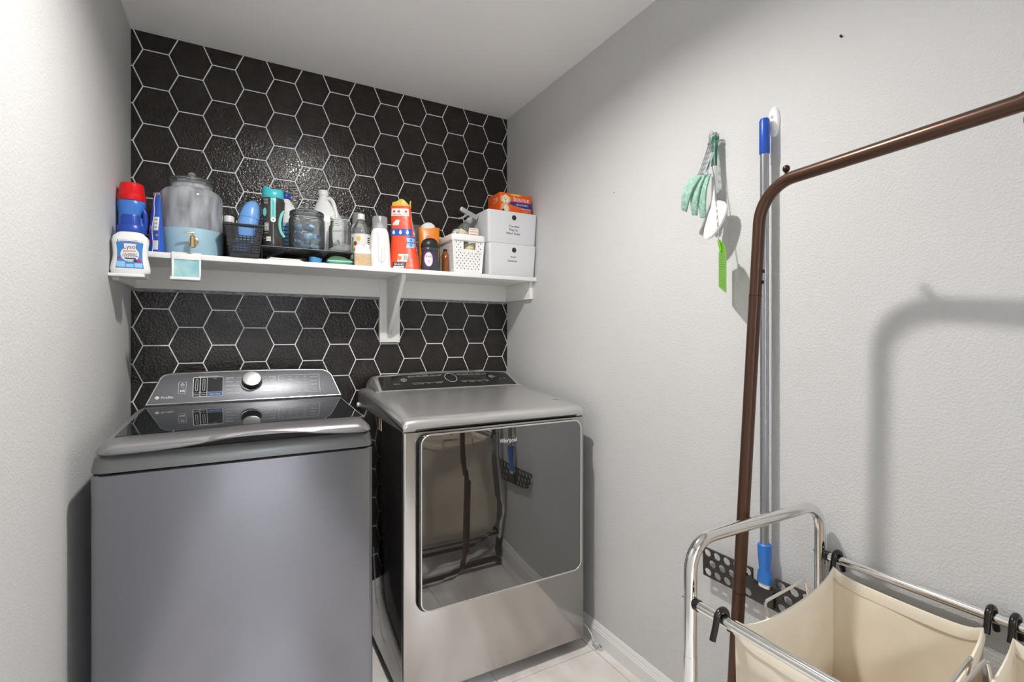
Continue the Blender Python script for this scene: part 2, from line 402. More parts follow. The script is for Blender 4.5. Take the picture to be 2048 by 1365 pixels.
# a few scuffs left on the drywall
nail = MB().cyl((XR, 0.665, 1.983), (XR - 0.006, 0.665, 1.985), 0.0025, 8).build('nail', 'blackmatte', wr)
MB().cyl((XR, 1.50, 1.815), (XR - 0.001, 1.50, 1.815), 0.002, 8).build('nail_hole', 'blackmatte', wr)
# far wall: white line paint under black hexagons
wb = struct(MB().box((XL, YB, 0), (XR, YB + T, ZC)).build('wall_back', 'hexline', smooth=0))
HEXW, HEXM, HEXH, LINE = 0.0415, 0.07375, 0.0722, 0.0045
def clip(poly, x0, x1, z0, z1):
    def cut(P, f, inter):
        out = []
        for i in range(len(P)):
            a, b = P[i - 1], P[i]
            if f(b):
                if not f(a): out.append(inter(a, b))
                out.append(b)
            elif f(a): out.append(inter(a, b))
        return out
    lx = lambda X: (lambda a, b: (X, a[1] + (b[1] - a[1]) * (X - a[0]) / (b[0] - a[0])))
    lz = lambda Z: (lambda a, b: (a[0] + (b[0] - a[0]) * (Z - a[1]) / (b[1] - a[1]), Z))
    for f, it in ((lambda p: p[0] >= x0, lx(x0)), (lambda p: p[0] <= x1, lx(x1)), (lambda p: p[1] >= z0, lz(z0)), (lambda p: p[1] <= z1, lz(z1))):
        if not poly: return poly
        poly = cut(poly, f, it)
    return poly
g = LINE / 2
hexpoly = [(HEXW - g * .55, HEXH - g), (-HEXW + g * .55, HEXH - g), (-HEXM + g * 1.12, 0), (-HEXW + g * .55, -HEXH + g), (HEXW - g * .55, -HEXH + g), (HEXM - g * 1.12, 0)]
hex_me = None
for k in range(-2, 14):
    cx = -0.1655 + 0.11525 * k
    for m in range(-9, 9):
        cz = (1.359 if k % 2 == 0 else 1.2868) + 0.1444 * m
        p = clip([(cx + x, cz + z) for x, z in hexpoly], XL + .0005, XR - .0005, 0.079, ZC - .0005)
        if len(p) < 3 or max(q[0] for q in p) - min(q[0] for q in p) < .006 or max(q[1] for q in p) - min(q[1] for q in p) < .006: continue
        full = len(p) == 6 and all(abs(q[0] - cx - h[0]) + abs(q[1] - cz - h[1]) < 1e-6 for q, h in zip(sorted(p), sorted([(h[0] + 0, h[1]) for h in hexpoly])) ) if False else (cx - HEXM > XL and cx + HEXM < XR and cz - HEXH > .08 and cz + HEXH < ZC)
        if full and hex_me:
            o = bpy.data.objects.new('hexagon_panel', hex_me); COL.objects.link(o)
        elif full:
            o = MB().prism(hexpoly, lambda x, z, d: (x, d, z), -0.0012, 0.001).build('hexagon_panel', 'hex', smooth=0); hex_me = o.data
        else:
            o = MB().prism([(x - cx, z - cz) for x, z in p], lambda x, z, d: (x, d, z), -0.0012, 0.001).build('hexagon_panel', 'hex', smooth=0)
        o.parent = wb; o.location = (cx, YB, cz)
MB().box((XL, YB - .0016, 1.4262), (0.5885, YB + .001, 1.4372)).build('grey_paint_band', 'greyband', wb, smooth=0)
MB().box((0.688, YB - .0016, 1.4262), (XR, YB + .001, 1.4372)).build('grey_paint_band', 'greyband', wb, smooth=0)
struct(MB().box((XL - T, HY - T, ZC), (XR + T, YB + T, ZC + 0.08)).build('ceiling', 'ceiling', smooth=0))
# wall behind the camera with an open doorway, hallway beyond
DX0, DX1, DZ = -0.22, 0.62, 2.05
struct(MB().box((XL, YF - T, 0), (DX0, YF, ZC)).box((DX1, YF - T, 0), (XR, YF, ZC)).box((DX0, YF - T, DZ), (DX1, YF, ZC)).build('wall_front', 'wall', smooth=0))
cas = MB()
for x in (DX0 - .06, DX1): cas.box((x, YF, 0), (x + .06, YF + .015, DZ + .06))
cas.box((DX0, YF, DZ), (DX1, YF + .015, DZ + .06))
struct(cas.build('trim_1', 'trim', smooth=0, bevel=.003))
struct(MB().box((XL - T, HY - T, 0), (XR + T, HY, ZC)).build('wall_hall', 'wall', smooth=0))
# baseboards: ogee profile run along each wall
def baseboard(name, fn, a, b):
    prof = [(0, 0), (.013, 0), (.013, .050), (.0105, .054), (.0105, .058), (.008, .062), (.0078, .068), (.005, .074), (.003, .0795), (0, .0795)]
    return struct(MB().rings([[fn(d, z, t) for d, z in prof] for t in (a, b)]).build(name, 'trim', smooth=25))
baseboard('baseboard_right', lambda d, z, t: (XR - d, t, z), YF, YB)
baseboard('baseboard_left', lambda d, z, t: (XL + d, t, z), YF, YB)
baseboard('baseboard_back', lambda d, z, t: (t, YB - d, z), XL + .013, XR - .013)

# ------------------------------------------------------------------ can lamp and added hallway fill
dl = thing('ceiling_can_light', 'small round can lamp on the ceiling above the washer and dryer', 'ceiling lamp', (LX, LY, ZC))
MB().lathe([(.0425, -.034), (.0445, -.049), (.048, -.052), (.053, -.049), (.055, -.004), (.058, 0), (.0005, 0)], 40, cap0=False, cap1=False).build('housing', 'white', dl)
MB().lathe([(.0428, -.036), (.0005, -.036)], 40, cap0=False, cap1=False).build('lens', 'lamp', dl)
hl = thing('hall_fill_light', 'added square fill light on the unseen hallway ceiling', 'ceiling lamp', (0.3, -2.1, ZC))  # unseen panel, added to brighten the room through the doorway
MB().box((-.36, -.36, -.03), (.36, .36, 0)).build('housing', 'white', hl, bevel=.004)
MB().box((-.33, -.33, -.034), (.33, .33, -.029)).build('diffuser', 'hall_fill', hl)

# ------------------------------------------------------------------ shelf with cleats and bracket
SZ, SY = 1.542, 2.0757
sh = thing('wall_shelf', 'long white painted wood shelf across the black hexagon wall', 'shelf', (0, 0, 0))
MB().box((XL, SY, 1.5225), (XR, YB, SZ)).build('shelf_board', 'shelf', sh, bevel=.002)
MB().box((XL, YB - .019, 1.4372), (XR, YB, 1.5225)).build('back_cleat', 'shelf', sh, bevel=.0015)
MB().box((XL, 2.056, 1.4372), (XL + .018, YB - .019, 1.5225)).build('side_cleat', 'shelf', sh, bevel=.0015)
MB().box((XR - .019, 2.109, 1.4372), (XR, YB - .019, 1.5225)).build('side_cleat', 'shelf', sh, bevel=.0015)
br = MB().box((.5895, YB - .024, 1.222), (.687, YB, 1.5225)).build('bracket_plate', 'shelf', sh, bevel=.0015)
MB().rings([[(x, 2.106, 1.5225), (x, YB - .024, 1.5225), (x, YB - .024, 1.262), (x, YB - .046, 1.262), (x, 2.106, 1.506)] for x in (.623, .641)]).build('bracket_gusset', 'shelf', sh, bevel=.0012)

# ================================================================== WASHER
wa = thing('washing_machine', 'dark grey top-load washing machine with glass lid and round dial', 'washing machine', (0.026, 1.53, 0))
wx, wy = 0.026, 1.53
def wrect(z, x0, x1, y0, y1, r=.02, zf=None):
    return [(x - wx, y - wy, z + (zf(x, y) if zf else 0)) for x, y in rrect(x1 - x0, y1 - y0, r, 6, (x0 + x1) / 2, (y0 + y1) / 2)]
MB().rings([wrect(.025, -.300, .352, 1.56, 2.20, .01), wrect(.905, -.300, .352, 1.56, 2.20, .01)]).build('cabinet', 'washer_side', wa)
MB().rings([wrect(.03, -.311, .363, 1.531, 1.60, .012), wrect(.909, -.311, .363, 1.531, 1.60, .012), wrect(.9125, -.308, .360, 1.535, 1.60, .012)]).build('front_panel', 'washer', wa)
MB().rings([wrect(.90, -.296, .348, 1.55, 2.19, .02), wrect(.975, -.290, .342, 1.55, 2.19, .02)]).build('lid_gap_dark', 'blackmatte', wa)  # black block standing in for the shade in the gap under the lid
MB().rings([wrect(.9165, -.3125, .3645, 1.529, 2.21, .03), wrect(.922, -.314, .366, 1.528, 2.21, .03), wrect(.952, -.309, .361, 1.536, 2.21, .03), wrect(.9585, -.302, .354, 1.543, 2.21, .03)]).build('top_frame', 'washer_band', wa)
slope = lambda x, y: (y - 1.52) * .036
def lidz(x, y):                                                   # the front lip swings up in the middle to a hand grip
    k = max(0, 1 - (y - 1.515) / .05)
    return slope(x, y) + .024 * math.exp(-((x - .06) / .15) ** 2) * k
def lidz2(x, y):
    k = max(0, 1 - (y - 1.515) / .12)
    return slope(x, y) + .006 * math.exp(-((x - .06) / .17) ** 2) * k
def lrect(x0, x1, y0, y1, r, z, zf):
    pts = []
    base = rrect(x1 - x0, y1 - y0, r, 6, (x0 + x1) / 2, (y0 + y1) / 2)
    n = len(base); out = []
    for i in range(n):
        a, b = base[i], base[(i + 1) % n]; out.append(a)
        if math.hypot(a[0] - b[0], a[1] - b[1]) > .2 and abs(a[1] - b[1]) < 1e-6:
            for k in range(1, 32): out.append((a[0] + (b[0] - a[0]) * k / 32, a[1] + (b[1] - a[1]) * k / 32))
    return [(x - wx, y - wy, z + zf(x, y)) for x, y in out]
lid = MB().rings([lrect(-.300, .355, 1.517, 2.06, .03, .9615, lidz), lrect(-.303, .358, 1.513, 2.06, .032, .966, lidz), lrect(-.300, .355, 1.514, 2.06, .035, .976, lidz2), lrect(-.290, .346, 1.522, 2.06, .035, .986, lidz2), lrect(-.276, .335, 1.54, 2.06, .03, .9935, lidz2), lrect(-.262, .325, 1.57, 2.05, .02, .9955, slope)]).build('lid', 'washer_lid', wa, smooth=60)
gz = lambda x, y: .9963 + (y - 1.52) * .036
glp = [(-.268, 1.585), (.05, 1.60), (.342, 1.600), (.352, 2.03), (-.262, 2.03)]
glp = [(-.272, 1.572), (-.12, 1.580), (.06, 1.610), (.22, 1.600), (.346, 1.596), (.349, 2.03), (-.266, 2.03)]
MB().add([(x - wx, y - wy, gz(x, y)) for x, y in glp], [tuple(range(len(glp)))]).build('lid_glass', 'lidglass', lid, smooth=0)
for i, j in ((4, 5), (0, -1)): MB().tube([(x - wx, y - wy, gz(x, y)) for x, y in (glp[i], glp[j])], .0011, 6).build('glass_edge_trim', 'chrome_soft', lid)
# console: leaning face, rounded top corners
CP = Vector((0, 2.04, 1.016)); CE = Vector((0, .07, .104)).normalized(); CN = Vector((0, -CE.z, CE.y))
def cface(x, y, d=0): p = CP + Vector((x, 0, 0)) + CE * y + CN * d; return (p.x - wx, p.y - wy, p.z)
top_arc = lambda t: .1325 + .006 * math.sin(PI * t)
face_poly = [(-.273, .002), (.3615, .002), (.3345, .098), (.325, .112), (.312, .121)] + [(.30 - .515 * t / 12, .1255 + .0055 * math.sin(PI * t / 12)) for t in range(13)] + [(-.229, .120), (-.238, .110)]
co = MB()
back = lambda x, y: (x * .985 + .0006 - wx, max(2.19, CP.y + CE.y * y + .06) - wy, CP.z + CE.z * y - .004)
co.rings([[back(x, y) for x, y in face_poly], [cface(x, y, -.008) for x, y in face_poly], [cface(x, y, -.003) for x, y in face_poly], [cface((x - .045) * .988 + .045, .062 + (y - .062) * .955, 0) for x, y in face_poly]])
con = co.build('console', 'console', wa, smooth=50)
pf = lambda x, y: cface(x, y, .0004)
mb = MB(); ringshape(mb, [((x - .045) * .988 + .045, .062 + (y - .062) * .955) for x, y in face_poly], [((x - .045) * .980 + .045, .062 + (y - .062) * .925) for x, y in face_poly], pf); mb.build('face_edge', 'chrome_soft', con, smooth=0)
# dial
kc = (.0455, .0775)
def lathe_on(prof, c, fn, n=40):
    return MB().rings([[fn(c[0] + r * math.cos(2 * PI * j / n), c[1] + r * math.sin(2 * PI * j / n), d) for j in range(n)] for r, d in prof])
knob = lathe_on([(.035, 0), (.035, .003), (.0318, .004), (.0308, .024), (.0300, .026)], kc, cface).build('dial', 'blackgloss', con, smooth=40)
lathe_on([(.0300, .0255), (.0294, .0285), (.0262, .0291), (.0005, .0286)], kc, cface).build('dial_face', 'chrome_soft', knob, smooth=40)
lathe_on([(.0362, 0), (.0365, .0025), (.034, .0035), (.0335, .001)], kc, cface).build('dial_bezel', 'chrome', knob, smooth=40)
MB().add([cface(kc[0] + x, kc[1] + y, .0294) for x, y in ((-.001, -.024), (.001, -.024), (.001, -.019), (-.001, -.019))], [(0, 1, 2, 3)]).build('dial_mark', 'print_white', knob, smooth=0)
# display block
mb = MB(); shape(mb, rrect(.0465, .056, .003, 4, -.0712, .0735), pf); shape(mb, rrect(.0185, .076, .003, 4, -.1273, .0655), pf); shape(mb, rrect(.0185, .076, .003, 4, -.1058, .0655), pf)
mb.build('display_screen', 'screen', con, smooth=0)
mb = MB(); shape(mb, rrect(.0445, .0145, .002, 4, -.0712, .0345), lambda x, y: cface(x, y, .0005)); mb.build('smart_wash_button', 'print_blue', con, smooth=0)
mb = MB(); q = lambda x, y: cface(x, y, .0007)
frame_rr(mb, -.1385, .0258, -.0462, .1050, .004, .0009, q); frame_rr(mb, -.1375, .0265, -.1172, .1035, .003, .0007, q); frame_rr(mb, -.1160, .0265, -.0955, .1035, .003, .0007, q)
frame_rr(mb, -.1305, .050, -.1235, .0975, .0035, .0009, q); frame_rr(mb, -.109, .050, -.102, .0975, .0035, .0009, q)
for x0 in (-.1375, -.116): shape(mb, [(x0, .0418), (x0 + .0205, .0418), (x0 + .0205, .0424), (x0, .0424)], q)
frame_rr(mb, -.181, .0405, -.1585, .0885, .003, .0007, q)
ringshape(mb, circ(-.1697, .0765, .0052), circ(-.1697, .0765, .0039), q); shape(mb, [(-.1703, .077), (-.1691, .077), (-.1691, .0825), (-.1703, .0825)], q)
shape(mb, [(-.1765, .0640), (-.163, .0640), (-.163, .0646), (-.1765, .0646)], q)
shape(mb, [(-.1755, .0485), (-.1695, .0525), (-.1755, .0565)], q); shape(mb, [(-.1685, .0487), (-.1665, .0487), (-.1665, .0563), (-.1685, .0563)], q); shape(mb, [(-.165, .0487), (-.163, .0487), (-.163, .0563), (-.165, .0563)], q)
frame_rr(mb, .1375, .0245, .2825, .1025, .003, .0008, q)
for i, y in enumerate((.0975, .0815, .0655, .0490, .0335)):        # leader lines of the programme names
    shape(mb, [(-.0035 - .003 * (i % 2), y), (.009 + abs(i - 2) * .002, y), (.009 + abs(i - 2) * .002, y + .0006), (-.0035 - .003 * (i % 2), y + .0006)], q)
    if i != 2: shape(mb, [(.083 - abs(i - 2) * .003, y), (.097, y), (.097, y + .0006), (.083 - abs(i - 2) * .003, y + .0006)], q)
ringshape(mb, circ(-.2400, .0297, .0062), circ(-.2400, .0297, .0054), q)
shape(mb, circ(-.2400, .0297, .0049), q)
for i in range(5):
    for j in range(4): shape(mb, circ(.1445 + j * .0265, .0935 - i * .0125, .0007, 6), q)
mb.build('white_line_print', 'print_white', con, smooth=0)['kind'] = 'stuff'
L_ = 'LEFT'; R_ = 'RIGHT'
items = [('Profile', -.2290, .0292, .0128, L_, 1.05), ('Advanced Wash Technology', -.092, .1083, .0052, 'CENTER', 1.0), ('Speed', -.072, .0985, .004),
         ('Power', -.1273, .0345, .0062), ('Care', -.1058, .0345, .0062), ('Smart Wash', -.0712, .0345, .0066),
         ('NORMAL', -.0375, .0975, .0062, L_), ('Bulky', -.0375, .0915, .0042, L_), ('WHITES', -.0375, .0815, .0062, L_), ('DELICATES', -.0378, .0655, .0062, L_), ('JEANS', -.0378, .0490, .0062, L_), ('DOWNLOADED', -.0382, .0335, .0062, L_),
         ('TOWELS', .1275, .0975, .0062, R_), ('Quilts', .1275, .0918, .0042, R_), ('BULKY', .1275, .0815, .0062, R_), ('QUICK WASH', .1275, .0655, .0062, R_), ('SANITIZE', .1272, .0490, .0062, R_), ('with Oxi', .1272, .0435, .004, R_), ('DRAIN + SPIN', .1268, .0335, .0062, R_),
         ('Delay Wash', .262, .0895, .0050), ('My Wash', .262, .0735, .0052), ('Deep Fill', .262, .0575, .0052), ('Sound', .262, .0345, .0056)]
for j, c in enumerate((('Tap', 'Cold', 'Cool', 'Warm', 'Hot', 'Temp'), ('Light', 'Medium', 'Heavy', 'Extra', 'Super', 'Soil'), ('No', 'Less', 'More', 'Max', 'Low', 'Spin'), ('Off', 'One', 'Two', 'Deep', 'Soak', 'Rinse'))):
    for i, s in enumerate(c): items.append((s, .1475 + j * .0265, .0935 - i * .0125 + (.001 if i == 5 else 0), .0042 if i < 5 else .0058, L_))
lettering('white_lettering', items, q, 'print_white', con)
lettering('logo_letters', [('ge', -.2400, .0300, .0085)], lambda x, y: cface(x, y, .001), 'print_grey', con)
for sx in (-.27, .30):
    for y in (1.6, 2.14): MB().lathe([(.018, 0), (.018, .008), (.012, .012), (.012, .03)], 12, (sx - wx, y - wy, 0)).build('levelling_foot', 'blackmatte', wa)

# ================================================================== DRYER
dx, dy = .8415, 1.587
dr = thing('clothes_dryer', 'silver front-load dryer with large dark glass door', 'clothes dryer', (dx, dy, 0))
def drect(y, x0, x1, z0, z1, r): return [(x - dx, y - dy, z) for x, z in rrect(x1 - x0, z1 - z0, r, 6, (x0 + x1) / 2, (z0 + z1) / 2)]
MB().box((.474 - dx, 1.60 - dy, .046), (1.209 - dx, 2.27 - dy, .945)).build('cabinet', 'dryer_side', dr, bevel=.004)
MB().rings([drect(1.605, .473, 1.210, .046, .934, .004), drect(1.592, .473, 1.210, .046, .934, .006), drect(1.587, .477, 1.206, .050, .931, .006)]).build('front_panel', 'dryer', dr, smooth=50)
# top with rounded nose, then the raised console
def topprof(x):
    return [(1.60, .936), (1.586, .936), (1.5825, .945), (1.583, .958), (1.588, .968), (1.598, .9745), (1.62, .978), (1.80, .995), (2.04, 1.016), (2.085, 1.018)]
xs = [.472, .4735, .479, .49, .53, .62, .72, .84, .96, 1.06, 1.15, 1.195, 1.205, 1.2105, 1.212]
def edge_drop(x): d = min(x - .472, 1.212 - x); return -.016 * max(0, 1 - d / .012) ** 2 - .003 * max(0, 1 - d / .05)
rings = []
for x in xs:
    P = topprof(x); e = edge_drop(x)
    rings.append([(x - dx, y - dy, max(.936, z + (e if z > .95 else 0))) for y, z in P] + [(x - dx, 2.27 - dy, 1.018 + e), (x - dx, 2.27 - dy, .945)])
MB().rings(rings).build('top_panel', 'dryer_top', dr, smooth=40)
xs2 = [.506, .510, .520, .54, .60, .68, .76, .84, .92, 1.0, 1.08, 1.14, 1.175, 1.195, 1.203, 1.207]
def hump(x):
    t = (x - .506) / .701; e = min(x - .506, 1.207 - x)
    return 1.0735 + .014 * math.sin(PI * t) - .045 * max(0, 1 - e / .02) ** 2.2
rings = []
for x in xs2:
    h = hump(x); y1 = 2.20
    rings.append([(x - dx, y - dy, z) for y, z in ((2.075, 1.010), (2.082, 1.019), (2.082 + (y1 - 2.082) * .9, 1.019 + (h - 1.019) * .92), (y1 + .004, h), (y1 + .03, h - .002), (2.285, h - .02), (2.285, 1.0))])
dcon = MB().rings(rings).build('console', 'dryer_top', dr, smooth=40)
DP = Vector((0, 2.082, 1.0195))
def dface(x, y, d=.0012):
    h = hump(min(max(x, .545), 1.17)); v = Vector((0, 2.188 - 2.082, (h - 1.019) * .92)); E_ = v.normalized(); N_ = Vector((0, -E_.z, E_.y))
    p = DP + Vector((x, 0, 0)) + E_ * y + N_ * d; return (p.x - dx, p.y - dy, p.z)
panel_outline = [(.531, .004)] + [(.531 + .652 * t / 16, .004) for t in range(1, 17)] + [(1.180, .06), (1.170, .106)] + [(1.155 - .60 * t / 16, .1135 + .002 * math.sin(PI * t / 16)) for t in range(17)] + [(.542, .106), (.536, .06)]
mb = MB()
top_l = [(.537, .108)] + [(.545 + .62 * t / 20, .1145) for t in range(21)] + [(1.172, .108)]
bot_l = [(.532, .004)] + [(.545 + .62 * t / 20, .004) for t in range(21)] + [(1.182, .004)]
nn = len(top_l); mb.add([dface(*p) for p in bot_l] + [dface(*p) for p in top_l], [(i, i + 1, nn + i + 1, nn + i) for i in range(nn - 1)])
mb.build('control_panel', 'blackgloss', dcon, smooth=60)
df = lambda x, y: dface(x, y, .0018)
mb = MB(); ringshape(mb, circ(.866, .0755, .029, 32, .034), circ(.866, .0755, .0275, 32, .0325), df)
ringshape(mb, circ(.643, .0755, .0125, 20, .0125), circ(.643, .0755, .0112, 20, .0112), df); ringshape(mb, circ(.643, .0755, .005, 14), circ(.643, .0755, .0036, 14), df)
ringshape(mb, circ(1.0755, .0755, .012, 20), circ(1.0755, .0755, .0107, 20), df); shape(mb, [(1.071, .072), (1.076, .0755), (1.071, .079)], df); shape(mb, [(1.077, .072), (1.081, .0755), (1.077, .079)], df)
for (a, b, y) in ((.668, .825, .0945), (.905, 1.055, .0955), (.672, .82, .046), (.905, 1.05, .0465)): shape(mb, [(a, y), (b, y), (b, y + .0008), (a, y + .0008)], df)
mb.build('white_line_print', 'print_white', dcon, smooth=0)['kind'] = 'stuff'
its = [('cabrio', .606, .047, .0125)]
for i, s in enumerate(('Normal', 'Heavy', 'Delicate', 'Bulky', 'Quick')): its.append((s, .682 + i * .034, .1015, .0085))
for i, s in enumerate(('More', 'Normal', 'Less', 'Damp', 'Timed')): its.append((s, .914 + i * .034, .1015, .0085))
for i, s in enumerate(('Steam Refresh', 'Eco', 'Wrinkle')): its.append((s, .70 + i * .048, .0385, .0085))
for i, s in enumerate(('Temp', 'Dryness', 'Signal', 'Light')): its.append((s, .92 + i * .040, .0385, .0085))
its += [('Sensor Cycles', .742, .1085, .0065), ('Dryness', .965, .1095, .0065), ('Start', 1.098, .0755, .008), ('Lock', 1.115, .054, .007), ('Filter', 1.140, .054, .007)]
lettering('white_lettering', its, df, 'print_grey', dcon)
shape(mb := MB(), circ(.866, .0755, .0272, 32, .032), lambda x, y: dface(x, y, .0015)); mb.build('display_window', 'screen', dcon, smooth=0)
# dark grip recess between the top and the door
MB().box((.514 - dx, 1.5835 - dy, .9345), (1.173 - dx, 1.62 - dy, .9495)).build('grip_recess', 'blackgloss', dr, bevel=.004)
# door: black body, chrome rim, mirror-dark glass that bulges a little
X0, X1, Z0, Z1 = .515, 1.178, .337, .9255
door = MB().rings([drect(1.588, X0, X1, Z0, Z1, .035), drect(1.570, X0 + .001, X1, Z0, Z1, .035), drect(1.566, X0 + .004, X1 - .002, Z0 + .003, Z1 - .003, .033)]).build('door', 'blackgloss', dr, smooth=50)
XG0 = X0 + .013
mb = MB(); ro = rrect(X1 - XG0, Z1 - Z0 - .004, .034, 8, (XG0 + X1) / 2, (Z0 + Z1) / 2)
mb.tube([(x - dx, 1.5655 - dy, z) for x, z in ro], .0034, 8, closed=True); mb.build('chrome_rim', 'chrome', door, smooth=60)
gw, gh = X1 - XG0 - .006, Z1 - Z0 - .010; gcx, gcz = (XG0 + X1) / 2, (Z0 + Z1) / 2
mb = MB(); outline = rrect(gw, gh, .031, 16, gcx, gcz); NR = 36; v = []; f = []; n = len(outline)
def bulge(x, z): return -.0055 * math.exp(-(((x - .88) / .22) ** 2 + ((z - .62) / .19) ** 2))
v.append((gcx - dx, 1.5648 - dy + bulge(gcx, gcz), gcz))
for k in range(1, NR + 1):
    for x, z in outline:
        xx, zz = gcx + (x - gcx) * k / NR, gcz + (z - gcz) * k / NR
        v.append((xx - dx, 1.5648 - dy + bulge(xx, zz), zz))
f += [(0, 1 + i, 1 + (i + 1) % n) for i in range(n)]
for k in range(NR - 1):
    a, b = 1 + k * n, 1 + (k + 1) * n; f += [(a + i, b + i, b + (i + 1) % n, a + (i + 1) % n) for i in range(n)]
mb.add(v, f); mb.build('door_glass', 'doorglass', door, smooth=80)
gf = lambda x, z: (x - dx, 1.5640 - dy, z)
lettering('brand_lettering', [('Whirlpool', .8535, .8755, .0215, 'CENTER', .78)], gf, 'print_white', door)
mb = MB(); ringshape(mb, [(.866 + .020 * math.cos(a) * math.cos(.9) - .007 * math.sin(a) * math.sin(.9), .876 + .020 * math.cos(a) * math.sin(.9) + .007 * math.sin(a) * math.cos(.9)) for a in [2 * PI * i / 24 for i in range(24)]],
    [(.866 + .0188 * math.cos(a) * math.cos(.9) - .0058 * math.sin(a) * math.sin(.9), .876 + .0188 * math.cos(a) * math.sin(.9) + .0058 * math.sin(a) * math.cos(.9)) for a in [2 * PI * i / 24 for i in range(24)]], lambda x, z: (x - dx, 1.5638 - dy, z))
mb.build('brand_swirl', 'gold', door, smooth=0)
# small round badge on the top, orange sticker on the side, hinge bracket
bz = lambda y: .978 + (y - 1.62) * (1.016 - .978) / (2.04 - 1.62)
mb = MB(); shape(mb, circ(1.172, 1.735, .016, 24), lambda x, y: (x - dx, y - dy, bz(y) + .0012)); bd = mb.build('energy_badge', 'print_grey', dr, smooth=0)
lettering('badge_letters', [('HE', 1.172, 1.735, .014)], lambda x, y: (x - dx, y - dy, bz(y) + .0016), 'print_dark', bd)
st = MB().box((.4728 - dx, 1.865 - dy, .893), (.4738 - dx, 1.905 - dy, .945)).build('side_sticker', 'labelwhite', dr, smooth=0)
MB().box((.4724 - dx, 1.867 - dy, .897), (.4732 - dx, 1.889 - dy, .940)).build('warning_stripe', 'orangeprint', st, smooth=0)
MB().lathe([(.011, 0), (.011, .01), (.008, .014), (0.0005, .015)], 14).xf(Matrix.Translation((.478 - dx, 2.262 - dy, .945)) @ Matrix.Rotation(-PI / 2, 4, 'Y')).build('side_knob', 'white', dr)
for x in (.52, 1.16):
    for y in (1.70, 2.2): MB().lathe([(.02, 0), (.02, .008), (.012, .012), (.012, .05)], 12, (x - dx, y - dy, 0)).build('levelling_foot', 'blackmatte', dr)
# cords on the floor
c1 = MB().tube(smooth_path([(1.225, 1.80, .10), (1.232, 1.70, .085), (1.245, 1.635, .070), (1.254, 1.60, .045), (1.258, 1.585, .02)]), .0022, 8)
cd = thing('plug_cord', 'thin white cord with small plug lying beside the dryer on the floor', 'cord', (0, 0, 0))
c1.build('cable', 'cord', cd)
MB().rings([sring(z, a, b, 0, 0, 3, 14) for z, a, b in ((0, .004, .004), (.006, .008, .006), (.03, .012, .008), (.045, .009, .007), (.052, .004, .004))]).xf(Matrix.Translation((1.256, 1.592, .012)) @ Matrix.Rotation(math.radians(100), 4, 'X') @ Matrix.Rotation(.2, 4, 'Y')).build('plug', 'clear', cd)
cd2 = thing('supply_cord', 'grey white cord looping down behind the gap between washer and dryer', 'cord', (0, 0, 0))
MB().tube(smooth_path([(.425, 2.34, .26), (.43, 2.33, .12), (.43, 2.25, .015), (.435, 2.15, .006), (.445, 2.05, .006), (.44, 1.98, .006)]), .0035, 8).build('cable', 'cord', cd2)

# ================================================================== GARMENT RACK (bronze tube)
gr = thing('garment_rack', 'brown metal garment rack with bent corner standing by the right wall', 'garment rack', (1.0, .773, 0))
def gl_(p): return (p[0] - 1.0, p[1] - .773, p[2])
RT = .0138
foot, bend0 = Vector((1.0, .773, .03)), Vector((1.054, .7165, 1.594))
far = Vector((.915, -.47, 1.594)); joint = Vector((1.0055, .268, 1.594))
def along(a, b, t): return a + (b - a) * t
pole = lambda z: along(foot, bend0, (z - foot.z) / (bend0.z - foot.z))
MB().cyl(gl_(pole(.03)), gl_(pole(.655)), RT + .0006, 20).build('lower_pole', 'bronze', gr)
MB().cyl(gl_(pole(.655)), gl_(pole(1.344)), RT, 20).build('middle_pole', 'bronze', gr)
pth = bend_path([pole(1.344), bend0, joint], .085, 12)
MB().tube([gl_(p) for p in pth], RT - .0003, 20).build('bent_corner', 'bronze', gr)
for z in (.655, 1.344):
    MB().cyl(gl_(pole(z - .0012)), gl_(pole(z + .0012)), RT + .0008, 20).build('joint_ring', 'bronze_dark', gr)
MB().cyl(gl_(joint), gl_(far), RT + .0012, 20).build('hanging_bar', 'bronze', gr)
fp = Vector((far.x - .012, far.y + .03, .03))
MB().tube([gl_(p) for p in bend_path([along(joint, far, .98), Vector((far.x, far.y, 1.594)), fp], .07, 10)], RT, 20).build('far_pole', 'bronze', gr)
for c in (foot, fp):
    MB().tube([gl_(p) for p in bend_path([(c.x - .24, c.y, .012), (c.x - .2, c.y, .03), (c.x + .2, c.y, .03), (c.x + .24, c.y, .012)], .03, 5)], .0125, 14).build('foot_bar', 'bronze', gr)
# ball knob on the bend, button screws and wing bolt
kb = Vector((1.0505, .655, 1.594 + RT))
MB().lathe([(.0005, -.002), (.0032, -.002), (.0032, .003), (.0056, .0045), (.0072, .008), (.0076, .011), (.0068, .0145), (.0045, .0172), (.0005, .0182)], 20).build('stop_knob', 'bronze_dark', gr, loc=gl_(kb))
for z in (1.375, 1.40):
    p = pole(z); MB().cyl(gl_(p + Vector((.004, -.0125, 0))), gl_(p + Vector((.006, -.0165, 0))), .004, 12).build('button_screw', 'rubber', gr)
p = pole(.70); MB().cyl(gl_(p + Vector((.004, -.0125, 0))), gl_(p + Vector((.006, -.0165, 0))), .004, 12).build('button_screw', 'rubber', gr)
jb = along(joint, far, .012)
MB().cyl(gl_(jb + Vector((0, 0, -RT))), gl_(jb + Vector((0, 0, -RT - .010))), .004, 10).build('wing_bolt', 'bronze_dark', gr)
MB().box((-.012, -.003, -.011), (.012, .003, 0)).build('wing', 'bronze_dark', gr, bevel=.002, loc=gl_(jb + Vector((0, 0, -RT - .006))), rot=(0, 0, 1.0))

